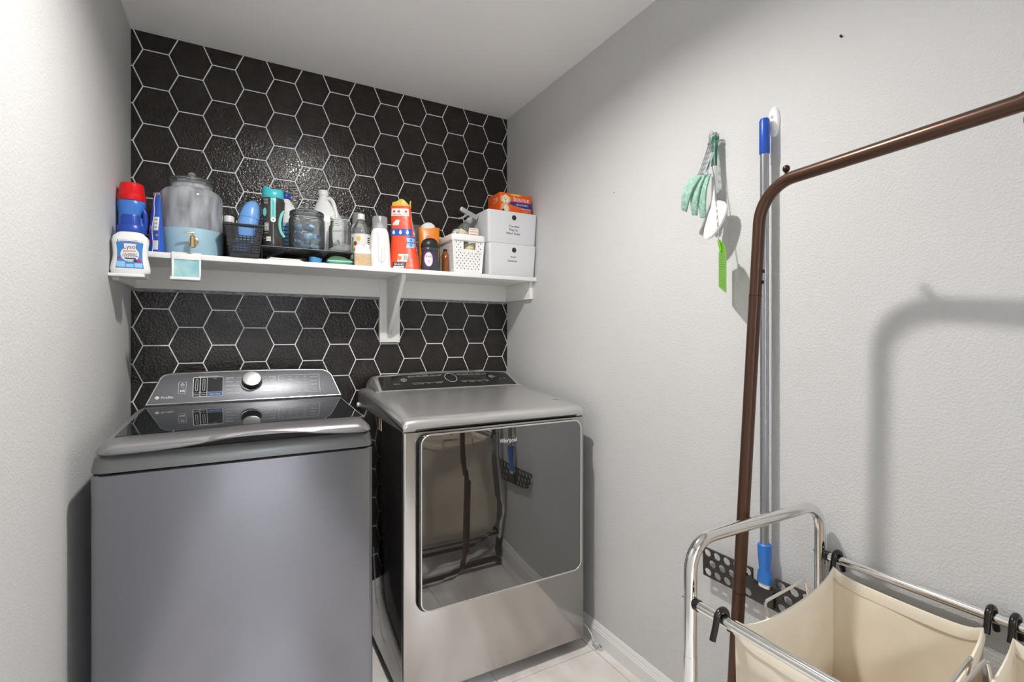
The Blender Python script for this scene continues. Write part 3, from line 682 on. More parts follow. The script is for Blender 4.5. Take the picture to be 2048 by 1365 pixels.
# ================================================================== MOP on its wall hook
MX, MY = 1.257, .845
mo = thing('flat_mop', 'flat mop with blue grip, grey pole and dark perforated head on the right wall', 'mop', (MX, MY, .55))
MB().lathe([(.0005, 1.296), (.011, 1.294), (.0132, 1.288), (.0132, 1.20), (.0122, 1.198)], 20).build('grip', 'bluegrip', mo)
MB().cyl((0, 0, .12), (0, 0, 1.205), .0112, 18).build('pole', 'steelpole', mo)
MB().rings([sring(z, a, b, 0, 0, 2.6, 20) for z, a, b in ((.028, .010, .019), (.036, .011, .020), (.058, .010, .018), (.066, .012, .0125), (.10, .0155, .0155), (.133, .0165, .0165), (.136, .0135, .0135))]).build('joint_socket', 'blueconn', mo)
MB().rings([sring(z, a, b, 0, 0, 3, 16) for z, a, b in ((.012, .006, .016), (.034, .0065, .017))]).build('pale_clip', 'white', mo)
# head: perforated plate in two wings, long side along the wall
NXh, NYh = 11, 3
def head(u, v):
    y = .205 - u / NXh * .37
    dz = -.036 + v / NYh * .088
    return (.012 - .10 * (dz * .35) - .008, y, dz)
mbh = MB(); Oc = [(-.5, -.5), (0, -.5), (.5, -.5), (.5, 0), (.5, .5), (0, .5), (-.5, .5), (-.5, 0)]; qq = .3536
Ic = [(-qq, -qq), (0, -.5), (qq, -qq), (.5, 0), (qq, qq), (0, .5), (-qq, qq), (-.5, 0)]
for j in range(NYh):
    cells = [i + .5 for i in range(NXh)] if j % 2 == 0 else [i + 1.0 for i in range(NXh - 1)]
    if j % 2:
        for a_, b_ in ((0, .5), (NXh - .5, NXh)): mbh.add([head(a_, j), head(b_, j), head(b_, j + 1), head(a_, j + 1)], [(0, 1, 2, 3)])
    for cx in cells:
        if 5 < cx < 7 and j == 2: continue
        mid = 4.6 < cx < 7.4
        o8 = [head(cx + x, j + .5 + y) for x, y in Oc]
        if mid: mbh.add(o8, [tuple(range(8))]); continue
        mbh.add(o8 + [head(cx + 2 * x * .41, j + .5 + 2 * y * .41) for x, y in Ic], [(k, (k + 1) % 8, 8 + (k + 1) % 8, 8 + k) for k in range(8)])
plate = mbh.build('perforated_head', 'darkplate', mo, smooth=0)
weld_solid(plate, .006)
MB().box((-.008, -.03, -.03), (.006, .035, .016)).build('head_hinge', 'darkplate', mo, bevel=.003)
hk = thing('adhesive_hook', 'white oval adhesive wall hook holding the mop', 'wall hook', (XR, .8375, 1.84))
MB().rings([[(-x, c * .0165 * s_, a * .0415 * s_) for c, a in [(math.cos(2 * PI * j / 28), math.sin(2 * PI * j / 28)) for j in range(28)]] for x, s_ in ((0, 1), (.004, 1), (.0075, .92), (.010, .72), (.011, .4))]).build('hook_plate', 'white', hk, smooth=60)
MB().cyl((-.010, 0, .012), (-.0125, 0, .012), .004, 10).build('screw', 'steelpole', hk)
MB().tube(smooth_path([(-.006, .002, -.008), (-.016, .002, -.010), (-.024, .002, -.004), (-.026, .002, .004)], 5), .0028, 8).build('prong', 'white', hk)
MB().rings([sring(z, a, b, -.011, 0, 2, 16) for z, a, b in ((-.030, .004, .011), (-.020, .009, .013), (-.008, .009, .011), (.0, .004, .006))]).build('hook_nose', 'white', hk, smooth=60)

# ================================================================== UTENSILS on the small wire hook
wh = thing('wire_hook', 'small steel wire hook carrying the spatula and sponge wand', 'wall hook', (XR, 1.0225, 1.862))
MB().tube(smooth_path([(0, 0, .010), (-.006, 0, .016), (-.012, 0, .012), (-.012, 0, .004), (-.012, 0, -.012), (-.02, 0, -.021), (-.030, 0, -.016), (-.033, 0, -.004)], 6), .0013, 8).build('hook_wire', 'wire', wh)
MB().rings([sring(z, .003, .006, -.003, 0, 3, 14) for z in (-.006, .012)]).build('base_pad', 'white', wh)
# white spatula with green grip
sp = thing('spatula', 'white silicone spatula with dark green handle hanging on the right wall', 'spatula', (1.262, 1.010, 1.858))
def along3(z): t = -z / .32; return Vector((-.030 * t, -.016 * t, z))
MB().rings([[tuple(along3(z) + Vector((a * math.cos(2 * PI * j / 16), b * math.sin(2 * PI * j / 16), 0))) for j in range(16)] for z, a, b in ((0, .003, .006), (-.004, .006, .0095), (-.03, .0065, .0105), (-.08, .006, .0095), (-.094, .006, .0098), (-.096, .004, .007))]).build('grip', 'green', sp)
MB().rings([[tuple(along3(z) + Vector((a * math.cos(2 * PI * j / 14), b * math.sin(2 * PI * j / 14), 0))) for j in range(14)] for z, a, b in ((-.094, .005, .0085), (-.13, .0045, .007), (-.19, .004, .006), (-.225, .0045, .008), (-.245, .004, .010))]).build('shaft', 'white', sp)
hd = [(.0, -.205), (-.018, -.207), (-.034, -.214), (-.043, -.226), (-.044, -.240), (-.038, -.258), (-.024, -.284), (-.006, -.304), (.008, -.314), (.022, -.318), (.033, -.314), (.037, -.304), (.034, -.285), (.027, -.262), (.02, -.240), (.012, -.222)]
hd = [(y * .92, z) for y, z in hd]
mb = MB(); mb.rings([[tuple(along3(z) + Vector((d - .1 * y, y - .008, 0))) for y, z in [((y) * s_, -.26 + (z + .26) * s_) for y, z in hd]] for d, s_ in ((.002, .93), (.0, 1), (-.005, 1), (-.0075, .93))]); mb.build('blade', 'white', sp, smooth=50)
# clear sponge wand
cw = thing('sponge_wand', 'clear handled dish wand with pale green scrubbing strips on the right wall', 'dish wand', (1.262, 1.024, 1.85))
def wpt(t, o=0): return Vector((-.042 * t, -.012 + .010 * t + o, -.004 - .115 * t))
mb = MB()
MB().tube(smooth_path([wpt(0, -.010), wpt(0, -.006) + Vector((0, 0, .014)), wpt(0, .008) + Vector((0, 0, .014)), wpt(0, .012), wpt(.08, .012), wpt(.08, -.010)], 6), .006, 10).build('ring_head', 'clear', cw)
MB().rings([[tuple(wpt(t, o) + Vector((a, 0, 0))) for a, o in ((-.004, -w), (.004, -w), (.004, w), (-.004, w))] for t, w in ((.05, .0155), (.4, .0150), (.8, .0165), (1.0, .019))]).build('flat_handle', 'clear', cw, bevel=.002)
for i in range(5):
    MB().tube([wpt(.18 + .15 * i, -.009) + Vector((-.006, 0, 0)), wpt(.24 + .15 * i, .0) + Vector((-.006, 0, 0)), wpt(.18 + .15 * i, .009) + Vector((-.006, 0, 0))], .0018, 6).build('grip_ridge', 'clear', cw)
# three strips curling out from the wand
for i, (y0, ytip, ztip, wd, xo) in enumerate(((.008, .062, -.205, .034, 0), (.0, .030, -.224, .030, .010), (-.012, .004, -.236, .030, .018))):
    st_ = []
    for k in range(11):
        t = k / 10
        y = y0 + (ytip - y0) * t ** 1.1; z = -.112 + (ztip + .112) * t + .004 * math.sin(PI * t * 1.5)
        x = -.046 - .016 * math.sin(PI * t) + xo
        w = wd / 2 * (.35 + .65 * math.sin(PI * min(1, .22 + t * .66)))
        dy_, dz_ = (ytip - y0), (ztip + .112); ln = math.hypot(dy_, dz_); ny, nz = -dz_ / ln, dy_ / ln
        st_.append([(x + sx * .0035, y + sy * w * ny, z + sy * w * nz) for sx, sy in ((-1, -1), (1, -1), (1, 1), (-1, 1))])
    MB().rings(st_).build('scrub_strip', 'sponge', cw, smooth=40, bevel=.0012)
# fly swatter
fs = thing('fly_swatter', 'lime green fly swatter with twisted wire handle hanging away from the wall', 'fly swatter', (1.260, 1.018, 1.862))
A, B = Vector((-.002, .0, 0)), Vector((-.040, -.056, -.345))
def tw(s_):
    out = []
    for k in range(61):
        t = k / 60; p = A + (B - A) * t; sep = .0085 * (1 - min(1, t / .42)) ** 0.8 + .0011; ph = 0 if t < .42 else (t - .42) * 110
        out.append(p + Vector((sep * .3 * math.sin(ph), s_ * sep * math.cos(ph), s_ * .0)) + Vector((s_ * .0011 * math.sin(ph), 0, 0)))
    return out
MB().tube(list(reversed(tw(1))) + [A + Vector((0, .006, .008)), A + Vector((0, 0, .011)), A + Vector((0, -.006, .008))] + tw(-1), .0010, 6).build('wire_handle', 'wire', fs)
NXs, NYs = 9, 20
def blade(u, v):
    t = v / NYs; a = (u / NXs - .5)
    w_ = .072 * (.16 + .84 * min(1, t / .22)); bot = 1 - .16 * (a + .5) if a > -.5 else 1
    e = a * w_
    return tuple(B + Vector((.60 * e, -.012 + .80 * e, .006 - .150 * t * (1 - .16 * (.5 + a)))))
sw = holed_panel(blade, NXs, NYs, lambda i, j: None if i in (0, NXs - 1) or j in (0, 1, NYs - 1) else (.30, .30), 'rect').build('mesh_blade', 'lime', fs, smooth=0)
weld_solid(sw, .0016)
MB().tube([B + Vector((0, 0, .012)), B + Vector((.001, -.008, -.02))], .0045, 8).build('blade_clamp', 'lime', fs)

# ================================================================== LAUNDRY SORTER
LXa, LXb, YE, YN, ZR = .802, 1.2607, .70, -.20, .714
ls = thing('laundry_sorter', 'chrome tube laundry sorter frame on wheels in the right foreground', 'laundry sorter', (1.03, .25, 0))
def ll(p): p = Vector(p); return (p.x - 1.03, p.y - .25, p.z)
for y in (YE, YN):
    MB().tube([ll(p) for p in bend_path([(LXa, y, .605), (LXa, y, .836), (LXb, y, .836), (LXb, y, .605)], .062, 10)], .0128, 18).build('end_arch', 'chrome', ls)
    for x in (LXa, LXb):
        MB().cyl(ll((x, y, .09)), ll((x, y, .606)), .0134, 18).build('leg', 'chrome', ls)
        MB().cyl(ll((x - .001, y + (.0125 if y > 0 else -.0125), ZR + .002)), ll((x - .001, y + (.018 if y > 0 else -.018), ZR + .002)), .0045, 10).build('bolt_cap', 'chrome_soft', ls)
for x in (LXa, LXb):
    rl = MB().cyl(ll((x, YN + .014, ZR)), ll((x, YE - .014, ZR)), .0098, 18).build('side_rail', 'chrome', ls)
    for y, s_ in ((YE, -1), (YN, 1)): MB().cyl(ll((x, y + s_ * .0125, ZR)), ll((x, y + s_ * .022, ZR)), .0115, 16).build('rail_collar', 'rubber', rl)
    MB().cyl(ll((x, YN, .125)), ll((x, YE, .125)), .0095, 12).build('lower_rail', 'rubber', ls)
for y in (YN, YE): MB().cyl(ll((LXa, y, .125)), ll((LXb, y, .125)), .0095, 12).build('lower_crossbar', 'rubber', ls)
for i in range(9):
    y = YN + .06 + i * (YE - YN - .12) / 8; MB().cyl(ll((LXa, y, .128)), ll((LXb, y, .128)), .004, 8).build('base_slat', 'rubber', ls)
for x in (LXa, LXb):
    for y in (YN, YE):
        w_ = MB().cyl(ll((x - .011, y, .028)), ll((x + .011, y, .028)), .028, 20).build('caster_wheel', 'rubber', ls, bevel=.003)
        MB().box((-.016, -.012, .0), (.016, .012, .055)).build('caster_fork', 'blackplastic', ls, loc=ll((x, y, .04)), bevel=.003)
def hook_path(x, y, side):
    """side -1: left rail, +1: right rail; the long end drops inside to the bag corner"""
    s_ = -side; pts = []
    pts.append((x - s_ * .026, y, ZR - .033)); pts.append((x - s_ * .0165, y, ZR - .006))
    for k in range(7):
        a = PI - PI * k / 6; pts.append((x + s_ * (.0148 * math.cos(a)), y, ZR + .003 + .0148 * math.sin(a)))
    pts.append((x + s_ * .018, y, ZR - .012)); pts.append((x + s_ * .023, y, ZR - .026))
    return pts
def make_bag(c, label, seed):
    """c: four top corners far-left, far-right, near-right, near-left"""
    C = [Vector(p) for p in c]; base = sum(C, Vector()) / 4
    t_ = thing('laundry_bag', label, 'laundry bag', (base.x, base.y, .135), group='canvas bags of the sorter')
    L = lambda p: Vector(p) - Vector((base.x, base.y, .135))
    rnd = random.Random(seed); ph = [rnd.uniform(0, 6.28) for _ in range(8)]
    N = 18; NV = 22; rows = []; inner = []
    def edge(i, s_):
        a, b = C[i], C[(i + 1) % 4]; p = a + (b - a) * s_
        sag = (.026 if i in (0, 2) else .004) * (1 - abs(2 * s_ - 1) ** 2.2)
        p = p.copy(); p.z -= sag + .012 * (1 - (abs(2 * s_ - 1)) ** 8) * 1.0
        d = (base - p); d.z = 0; d.normalize()
        return p, d
    for j in range(NV + 1):
        t = j / NV; ring = []
        for i in range(4):
            for k in range(N):
                s_ = k / N; p, d = edge(i, s_); mid = math.sin(PI * s_)
                z = p.z + (.14 - p.z) * t
                inn = .012 * t + mid * (.018 * math.sin(PI * min(1, t * 1.3)) * math.sin(ph[i] + 3 * t + (2.2 if i == 1 else 1.0) * s_ * 3) + .010 * math.sin(5 * t + ph[i + 4] + 4 * s_) * min(1, 2.5 * t))
                if t > .93: inn += .02 * (t - .93) / .07
                ring.append(L((p.x + d.x * inn, p.y + d.y * inn, z)))
        rows.append(ring)
    mb = MB(); mb.rings(rows, cap0=False, cap1=True)
    o = mb.build('canvas_body', 'canvas', t_, smooth=60)
    md = o.modifiers.new('thickness', 'SOLIDIFY'); md.thickness = .0022; md.offset = 0
    # folded hem along the rim
    hem = [[], [], [], []]
    n4 = 4 * N
    rr = []
    for q in range(n4):
        i, k = divmod(q, N); p, d = edge(i, k / N); p = L(p)
        rr.append([p + d * .0042 + Vector((0, 0, -.020)), p + d * .0048 + Vector((0, 0, -.004)), p + d * .0022 + Vector((0, 0, .0042)), p - d * .0024 + Vector((0, 0, .0042)), p - d * .005 + Vector((0, 0, -.004)), p - d * .0044 + Vector((0, 0, -.020))])
    MB().rings(rr, closed=True).build('rim_hem', 'canvas_hem', t_, smooth=50)
    for i in range(4):                                             # stitched corner seams
        pth_ = [rows[j][i * N] for j in range(NV + 1)]; MB().tube([Vector(p) * 1 + (Vector((0, 0, 0)) - Vector((p[0], p[1], 0))).normalized() * .003 for p in pth_], .0012, 6).build('corner_seam', 'canvas_hem', t_)
    for i, side in ((0, -1), (1, 1), (2, 1), (3, -1)):
        x = LXa if side < 0 else LXb; y = C[i].y + (.004 if i in (0, 1) else -.004)
        pth_ = hook_path(x, y, side)
        hk_ = MB().tube([L(p) for p in smooth_path(pth_, 3)], .0058, 12).build('rail_hook', 'rubber', t_)
        MB().tube([L(pth_[-1]), L(C[i])], .0024, 8).build('hook_wire', 'chrome', hk_)
    for i in (0, 2):                                               # wire grips on the short sides
        a, b = (edge(i, .30)[0], edge(i, .72)[0]); u = Vector((0, 0, .034))
        lean = Vector((0, .010 if i == 0 else -.010, 0))
        MB().tube([L(p) for p in bend_path([a + Vector((0, 0, -.02)), a + u + lean, b + u + lean, b + Vector((0, 0, -.02))], .008, 5)], .0031, 10).build('wire_handle', 'chrome', t_)
    return t_
make_bag([(.836, .622, .700), (1.236, .656, .700), (1.236, .386, .694), (.836, .345, .694)], 'empty cream canvas laundry bag nearest the dryer, held open by black hooks', 1)
make_bag([(.836, .318, .696), (1.236, .344, .696), (1.236, .082, .694), (.836, .062, .694)], 'cream canvas laundry bag at the right edge of the photo', 2)

# ================================================================== THINGS ON THE SHELF
def on(x, y, name, label, cat, rz=None, z=SZ, group=None):
    return thing(name, label, cat, (x, y, z), -math.atan2(x, y) if rz is None else rz, group)

# ---- clip-on holders at the shelf edge
def holder(x, depth, w, label):
    t = thing('shelf_edge_holder', label, 'bottle holder', (x, SY, 1.454))
    MB().box((-w / 2, -depth, -.010), (w / 2, -.001, 0)).build('tray', 'white', t, bevel=.002)
    MB().box((-w / 2, -.007, 0), (-w / 2 + .006, -.001, .083)).build('upright', 'white', t, bevel=.001)
    MB().box((w / 2 - .006, -.007, 0), (w / 2, -.001, .083)).build('upright', 'white', t, bevel=.001)
    MB().box((-w / 2, -.008, .066), (w / 2, -.001, .088)).build('top_bar', 'white', t, bevel=.001)
    MB().box((-w / 2, -.007, .0885), (w / 2, .03, .0912)).build('shelf_tongue', 'white', t, bevel=.0008)
    MB().box((-w / 2 + .006, -.005, .0), (w / 2 - .006, -.003, .067)).build('back_panel', 'tealpanel', t)
    MB().box((w / 2 - .002, -depth, -.001), (w / 2, -.002, .006)).build('tray_rim', 'white', t)
    return t
holder(-.157, .058, .0865, 'white clip-on holder with pale teal panel under the brass tap')
holder(-.3135, .084, .094, 'white clip-on holder under the white and blue bottle by the left wall')

# ---- white bottle with blue cap (sanitiser)
t = on(-.3065, 2.024, 'laundry_sanitizer_bottle', 'white bottle with dark blue cap and blue label at the left wall', 'bottle', .06, 1.4545)
R = [(0, .048, .024, 0, 0, 3), (.004, .052, .027, 0, 0, 3), (.016, .0535, .029, 0, 0, 3), (.03, .051, .029, 0, 0, 3), (.058, .0455, .027, 0, 0, 3), (.085, .0465, .028, 0, 0, 3), (.108, .0495, .028, 0, 0, 3), (.122, .046, .027, 0, 0, 2.6), (.132, .036, .025, 0, 0, 2.3), (.138, .031, .024, 0, 0, 2)]
MB().loft(R).build('body', 'white', t, smooth=60); fr = front_of(R)
cp = MB().lathe([(.036, .136), (.0365, .138), (.0355, .157), (.034, .159), (.028, .160), (.0265, .190), (.0255, .1935), (.0005, .194)], 36, sy=.72).build('cap', 'bluedk', t, smooth=40)
for k in range(14):
    a = -PI + PI * (k + .5) / 14; MB().cyl((.0274 * math.cos(a), .72 * .0274 * math.sin(a), .162), (.0262 * math.cos(a), .72 * .0262 * math.sin(a), .189), .0006, 6).build('cap_ridge', 'bluedk', cp)
ed = lambda v, a, b: (a + .004 * math.sin(PI * v), b - .004 * math.sin(PI * v))
lb = patch('front_label', fr, -.0365, .0365, .017, .108, 'labelblue', t, 16, 14, ed)
fr2 = front_of(R, .0010); fr3 = front_of(R, .0014)
label_shape('white_disc', fr2, circ(.0, .062, .024, 28), 'labelwhite', lb)
label_shape('white_banner', fr2, [(-.036, .100), (-.02, .106), (0, .108), (.02, .106), (.036, .100), (.036, .1085), (-.036, .1085)], 'labelwhite', lb, 3, (0, .105))
label_shape('name_plate', fr3, [(-.018, .074), (.016, .078), (.018, .096), (-.015, .096)], 'labelwhite', lb)
label_shape('red_swoosh', fr3, [(-.017, .069), (.015, .072), (.015, .0745), (-.017, .072)], 'red', lb, 2)
for i, (x0, x1, z0, z1) in enumerate(((-.034, -.012, .020, .038), (-.010, .010, .020, .031), (.012, .033, .020, .034))):
    patch('pale_panel', fr2, x0, x1, z0, z1, 'labelpale', lb, 6, 4)
label_shape('berry_print', fr3, circ(.024, .042, .006, 16), 'fruitred', lb, 2); label_shape('berry_print', fr3, circ(.0145, .0415, .005, 16), 'navy', lb, 2); label_shape('badge_print', fr3, circ(-.028, .050, .0035, 14), 'red', lb, 2)
lettering('brand_lettering', [('Lysol', .0005, .0855, .0185, 'CENTER', .95, .09)], front_of(R, .0018), 'print_blue', lb)
lettering('label_lettering', [('LAUNDRY', .001, .0625, .0080), ('SANITIZER', .001, .0555, .0086), ('ADDITIVE', .001, .0425, .0046)], front_of(R, .0016), 'print_blue', lb)
label_shape('dark_stripe', front_of(R, .0015), rrect(.030, .0045, .002, 3, .001, .0485), 'print_dark', lb, 2)
lettering('banner_lettering', [('HELPS KILL 99.9% BACTERIA*', 0, .1035, .0042)], front_of(R, .0016), 'fruitred', lb)

# ---- red-capped blue pitcher bottle behind it
t = on(-.3185, 2.122, 'red_cap_bottle', 'blue detergent bottle with a big red cap in the left corner', 'bottle', .1)
R = [(0, .034, .032, 0, 0, 3.5), (.005, .037, .036, 0, 0, 3.5), (.09, .036, .036, .0, 0, 3.2), (.112, .032, .035, -.004, 0, 3), (.125, .031, .034, -.005, 0, 2.6), (.145, .0375, .036, -.001, 0, 2.3), (.158, .0405, .037, 0, 0, 2.2), (.172, .0395, .036, 0, 0, 2), (.176, .037, .034, 0, 0, 2)]
MB().loft(R).build('body', 'blue', t, smooth=60)
MB().tube(smooth_path([(.030, -.012, .150), (.037, -.014, .130), (.038, -.014, .095), (.034, -.012, .06)], 6), [.008] * 19, 12).build('handle', 'bluedk', t)
patch('pale_panel', front_of(R), .012, .03, .05, .118, 'bluelt', t, 6, 8)
MB().lathe([(.039, .172), (.0405, .174), (.0395, .192), (.0375, .194), (.0335, .226), (.031, .2325), (.0005, .234)], 36).build('cap', 'red', t, smooth=40)

# ---- blue and purple pouch
t = on(-.2480, 2.106, 'detergent_pouch', 'blue and purple film pouch between red-capped bottle and glass dispenser', 'pouch', -.70)
def pouch(hx, hy, h, tip=.002, crumple=.002, seed=0, lean=0.0, taper=0.0):
    R = []
    for k in range(13):
        q = k / 12; sh_ = math.cos(q * PI / 2) ** .55
        R.append((h * q, hx * (1 - .12 * q - taper * q ** 1.4) + crumple * math.sin(7 * q + seed), max(tip, hy * sh_), lean * q * q, 0, 2.4 + .8 * (1 - q)))
    return R
R = pouch(.0255, .0155, .203, .0015, .0012, 1, .004, .36)
MB().loft(R).build('film', 'bluefilm', t, smooth=60); fr = front_of(R)
pp = patch('purple_panel', fr, -.024, -.003, .06, .165, 'purple', t, 8, 12, lambda v, a, b: (a + .015 * v, b - .006 * math.sin(PI * v)))
label_shape('round_print', front_of(R, .0012), circ(-.012, .038, .0105, 18), 'purple', t, 3)
lettering('count_lettering', [('16', -.012, .040, .011)], front_of(R, .0018), 'print_white', t)
label_shape('white_print', fr, circ(-.014, .085, .008, 14, .014), 'labelwhite', t, 3)
patch('white_panel', fr, .004, .019, .075, .122, 'labelwhite', t, 5, 6); patch('white_panel', fr, .005, .021, .008, .040, 'labelwhite', t, 5, 6)
label_shape('orange_dot', fr, circ(.016, .058, .004, 12), 'orangefilm', t, 2)
lettering('panel_lettering', [('OK', .0115, .112, .008), ('OK', .0115, .099, .008), ('OK', .0115, .086, .008)], front_of(R, .0012), 'print_dark', t)
MB().tube([fr(.001 + .003 * math.sin(q), .203 * q / 12 * 1.0) for q in range(13)], .0011, 6).build('side_seam', 'labelwhite', t)
MB().box((-.010, -.002, .196), (.014, .002, .210)).build('torn_top', 'frost', t, bevel=.001)

# ---- glass drink dispenser
t = on(-.149, 2.188, 'drink_dispenser', 'large glass drink dispenser with pale blue base and brass tap', 'drink dispenser')
MB().lathe([(.0985, .002), (.1008, .006), (.1012, .094), (.1002, .0955)], 56, cap0=False, cap1=False).build('blue_band', 'paleblue', t, smooth=40)
MB().lathe([(.0005, 0), (.094, 0), (.099, .004), (.0998, .02), (.0998, .215), (.097, .231), (.088, .243), (.074, .249), (.0665, .252), (.0655, .268)], 56, cap0=False, cap1=False).build('jar', 'glass_haze', t, smooth=60)
MB().lathe([(.0655, .264), (.069, .266), (.0705, .271), (.069, .276), (.0655, .277)], 56, cap0=False, cap1=False).build('neck_ring', 'glass', t, smooth=60)
ldd = MB().lathe([(.064, .258), (.0655, .276), (.0715, .279), (.072, .284), (.066, .289), (.03, .293), (.012, .295)], 48, cap0=False, cap1=False).build('lid', 'glass', t, smooth=60)
MB().lathe([(.0005, .293), (.008, .294), (.006, .299), (.009, .303), (.013, .308), (.013, .312), (.008, .317), (.0005, .319)], 12).build('knob', 'frost', ldd, smooth=30)
ty = -.101
tp = MB().cyl((.005, ty, .047), (.005, ty - .004, .047), .015, 24).build('tap_plate', 'gold', t, bevel=.001)
MB().cyl((.005, ty, .050), (.002, ty - .034, .050), .0065, 14).build('tap_stem', 'gold', tp)
MB().lathe([(.007, .018), (.0085, .020), (.0085, .058), (.006, .061), (.0005, .062)], 18, (.002, ty - .036, 0)).build('tap_body', 'gold', tp)
MB().box((-.027, -.004, -.0025), (.006, .004, .0025)).build('tap_lever', 'gold', tp, bevel=.0012, loc=(.001, ty - .036, .070), rot=(0, .05, .0))
MB().cyl((.002, ty - .036, .06), (.002, ty - .036, .070), .003, 8).build('lever_pin', 'gold', tp)

# ---- little dark bottle with white cap behind the black basket
t = on(-.030, 2.246, 'dark_cosmetic_bottle', 'narrow dark bottle with white cap between dispenser and black basket', 'bottle')
R = [(0, .020, .020), (.004, .0215, .0215), (.115, .0215, .0215), (.128, .018, .018), (.135, .016, .016), (.158, .016, .016)]
MB().loft(R, 24).build('body', 'smoke', t, smooth=50); patch('print_panel', front_of(R), -.012, .012, .03, .10, 'print_dark', t)
lettering('side_lettering', [('DRY', 0, .085, .010), ('care', 0, .07, .008), ('oil', 0, .055, .008)], front_of(R, .001), 'print_white', t)
MB().lathe([(.017, .156), (.019, .158), (.019, .178), (.016, .182), (.0005, .1825)], 24).build('cap', 'white', t, smooth=40)
MB().cyl((0, 0, .151), (0, 0, .157), .0185, 20).build('brass_collar', 'gold', t)

# ---- black woven basket
bkx, bky = .0235, 2.130
t = thing('black_basket', 'small black woven plastic basket at the shelf edge', 'basket', (bkx, bky, SZ), -.02)
TW, BW, TD, BD, BH = .0615, .046, .075, .058, .118
def wall_fn(side):
    def fn(u, v, nx, ny, o=0):
        a = u / nx * 2 - 1; q = v / ny
        w = BW + (TW - BW) * q; d = BD + (TD - BD) * q; z = .003 + (BH - .003) * q
        if side == 'f': return (a * w, -d + o, z)
        if side == 'b': return (-a * w, d - o, z)
        if side == 'l': return (-w + o, -a * d, z)
        return (w - o, a * d, z)
    return fn
for side, nm in (('f', 'front_weave'), ('b', 'back_weave'), ('l', 'side_weave'), ('r', 'side_weave')):
    nx, ny = (9, 12); F = wall_fn(side)
    def has(i, j, side=side):
        if i in (0, 8) and j in (11,): return None
        if j == 11: return None
        if side in 'fb' and j in (8, 9, 10) and 2 < i < 7: return 0
        if j in (0,): return None
        return (.31, .16)
    o = holed_panel(lambda u, v, F=F: F(u + (.0 if int(v) % 2 else .0), v, nx, ny), nx, ny, has, 'rect').build(nm, 'blackplastic', t, smooth=0)
    weld_solid(o, .0028)
MB().rings([[(x * (TW + d), y * (TD + d) / 1, z) for x, y in ((-1, -1), (1, -1), (1, 1), (-1, 1))] for d, z in ((.0, .112), (.004, .1135), (.0042, .120), (.001, .121), (-.002, .120), (-.002, .112))], closed=True).build('rim', 'blackplastic', t, smooth=0, bevel=.001)
MB().box((-BW, -BD, .0), (BW, BD, .004)).build('bottom', 'blackplastic', t, bevel=.001)
for x in (-.028, .028): MB().tube([(x, -TD + .0002, .080), (x, -TD + .0002, .108)], .0012, 6).build('grip_edge', 'blackplastic', t)
# light blue softener bottle and yellow pack inside it
t = thing('softener_bottle', 'light blue softener bottle tilted inside the black basket', 'bottle', (bkx - .012, bky + .018, SZ + .012), rot=(-.10, .17, -.1))
R = [(0, .030, .026, 0, 0, 3), (.006, .036, .031, 0, 0, 3), (.05, .036, .031, 0, 0, 3), (.075, .030, .028, 0, 0, 2.6), (.095, .035, .030, 0, 0, 2.5), (.135, .036, .031, 0, 0, 2.4), (.155, .034, .030, 0, 0, 2.3)]
MB().loft(R).build('body', 'bluelt', t, smooth=60)
MB().rings([sring(*q) for q in ((.152, .0355, .0315, 0, 0, 2.3), (.156, .036, .032, 0, 0, 2.3), (.19, .031, .029, 0, 0, 2.2), (.21, .024, .024, .002, 0, 2.1), (.222, .014, .015, .004, 0, 2), (.226, .004, .004, .005, 0, 2))]).build('cap', 'bluelt', t, smooth=60)
label_shape('grip_dimple', front_of(R, .0004), circ(.012, .118, .014, 20, .009), 'blue', t)
t = thing('yellow_packet', 'yellow packet standing at the back of the black basket', 'packet', (bkx - .022, bky + .050, SZ + .006), rot=(0, .10, 0))
MB().box((-.022, -.006, 0), (.022, .006, .148)).build('carton', 'yellowprint', t, bevel=.002)

# ---- wire riser
RZ = 1.597; rx0, rx1, ry0, ry1 = .0790, .4155, 2.093, 2.365
t = thing('wire_riser', 'black wire riser rack carrying jars and bottles on the shelf', 'riser rack', (rx0, ry0, SZ))
w, d = rx1 - rx0, ry1 - ry0
MB().tube([(0, 0, .052), (w, 0, .052), (w, d, .052), (0, d, .052)], .0024, 8, closed=True).build('rim_wire', 'blackplastic', t)
for i in range(1, 17):
    y = d * i / 17; MB().cyl((0, y, .0525), (w, y, .0525), .0013, 6).build('deck_wire', 'blackplastic', t)
for x in (.09, .25): MB().cyl((x, 0, .0498), (x, d, .0498), .0016, 6).build('cross_wire', 'blackplastic', t)
for x in (0, w):
    MB().tube(bend_path([(x, 0, .052), (x, 0, .0024), (x, d, .0024), (x, d, .052)], .006, 4), .0022, 8).build('leg_wire', 'blackplastic', t)
# things tucked underneath it
t = on(.285, 2.125, 'plastic_scoop', 'blue plastic scoop lying under the wire riser', 'scoop', .2)
MB().rings([sring(z, a, b, 0, 0, 2.6, 20) for z, a, b in ((0, .020, .020), (.004, .022, .022), (.024, .024, .024), (.024, .022, .022), (.006, .019, .019))]).xf(Matrix.Translation((-.01, .012, .001)) @ Matrix.Rotation(.15, 4, 'Y')).build('bowl', 'scoopblue', t, smooth=50)
MB().box((.010, -.004, .003), (.055, .010, .009)).build('handle', 'scoopblue', t, bevel=.002)
t = on(.372, 2.145, 'zip_bag', 'green tinted zip bag with pink cloth under the riser', 'bag', -.05)
R = [(.001, .050, .038, 0, 0, 4), (.012, .055, .042, 0, 0, 4), (.024, .050, .036, -.004, 0, 3.5), (.036, .030, .022, -.008, 0, 3), (.042, .010, .01, -.012, 0, 2.5)]
MB().loft(R).build('film', 'greenbag', t, smooth=60)
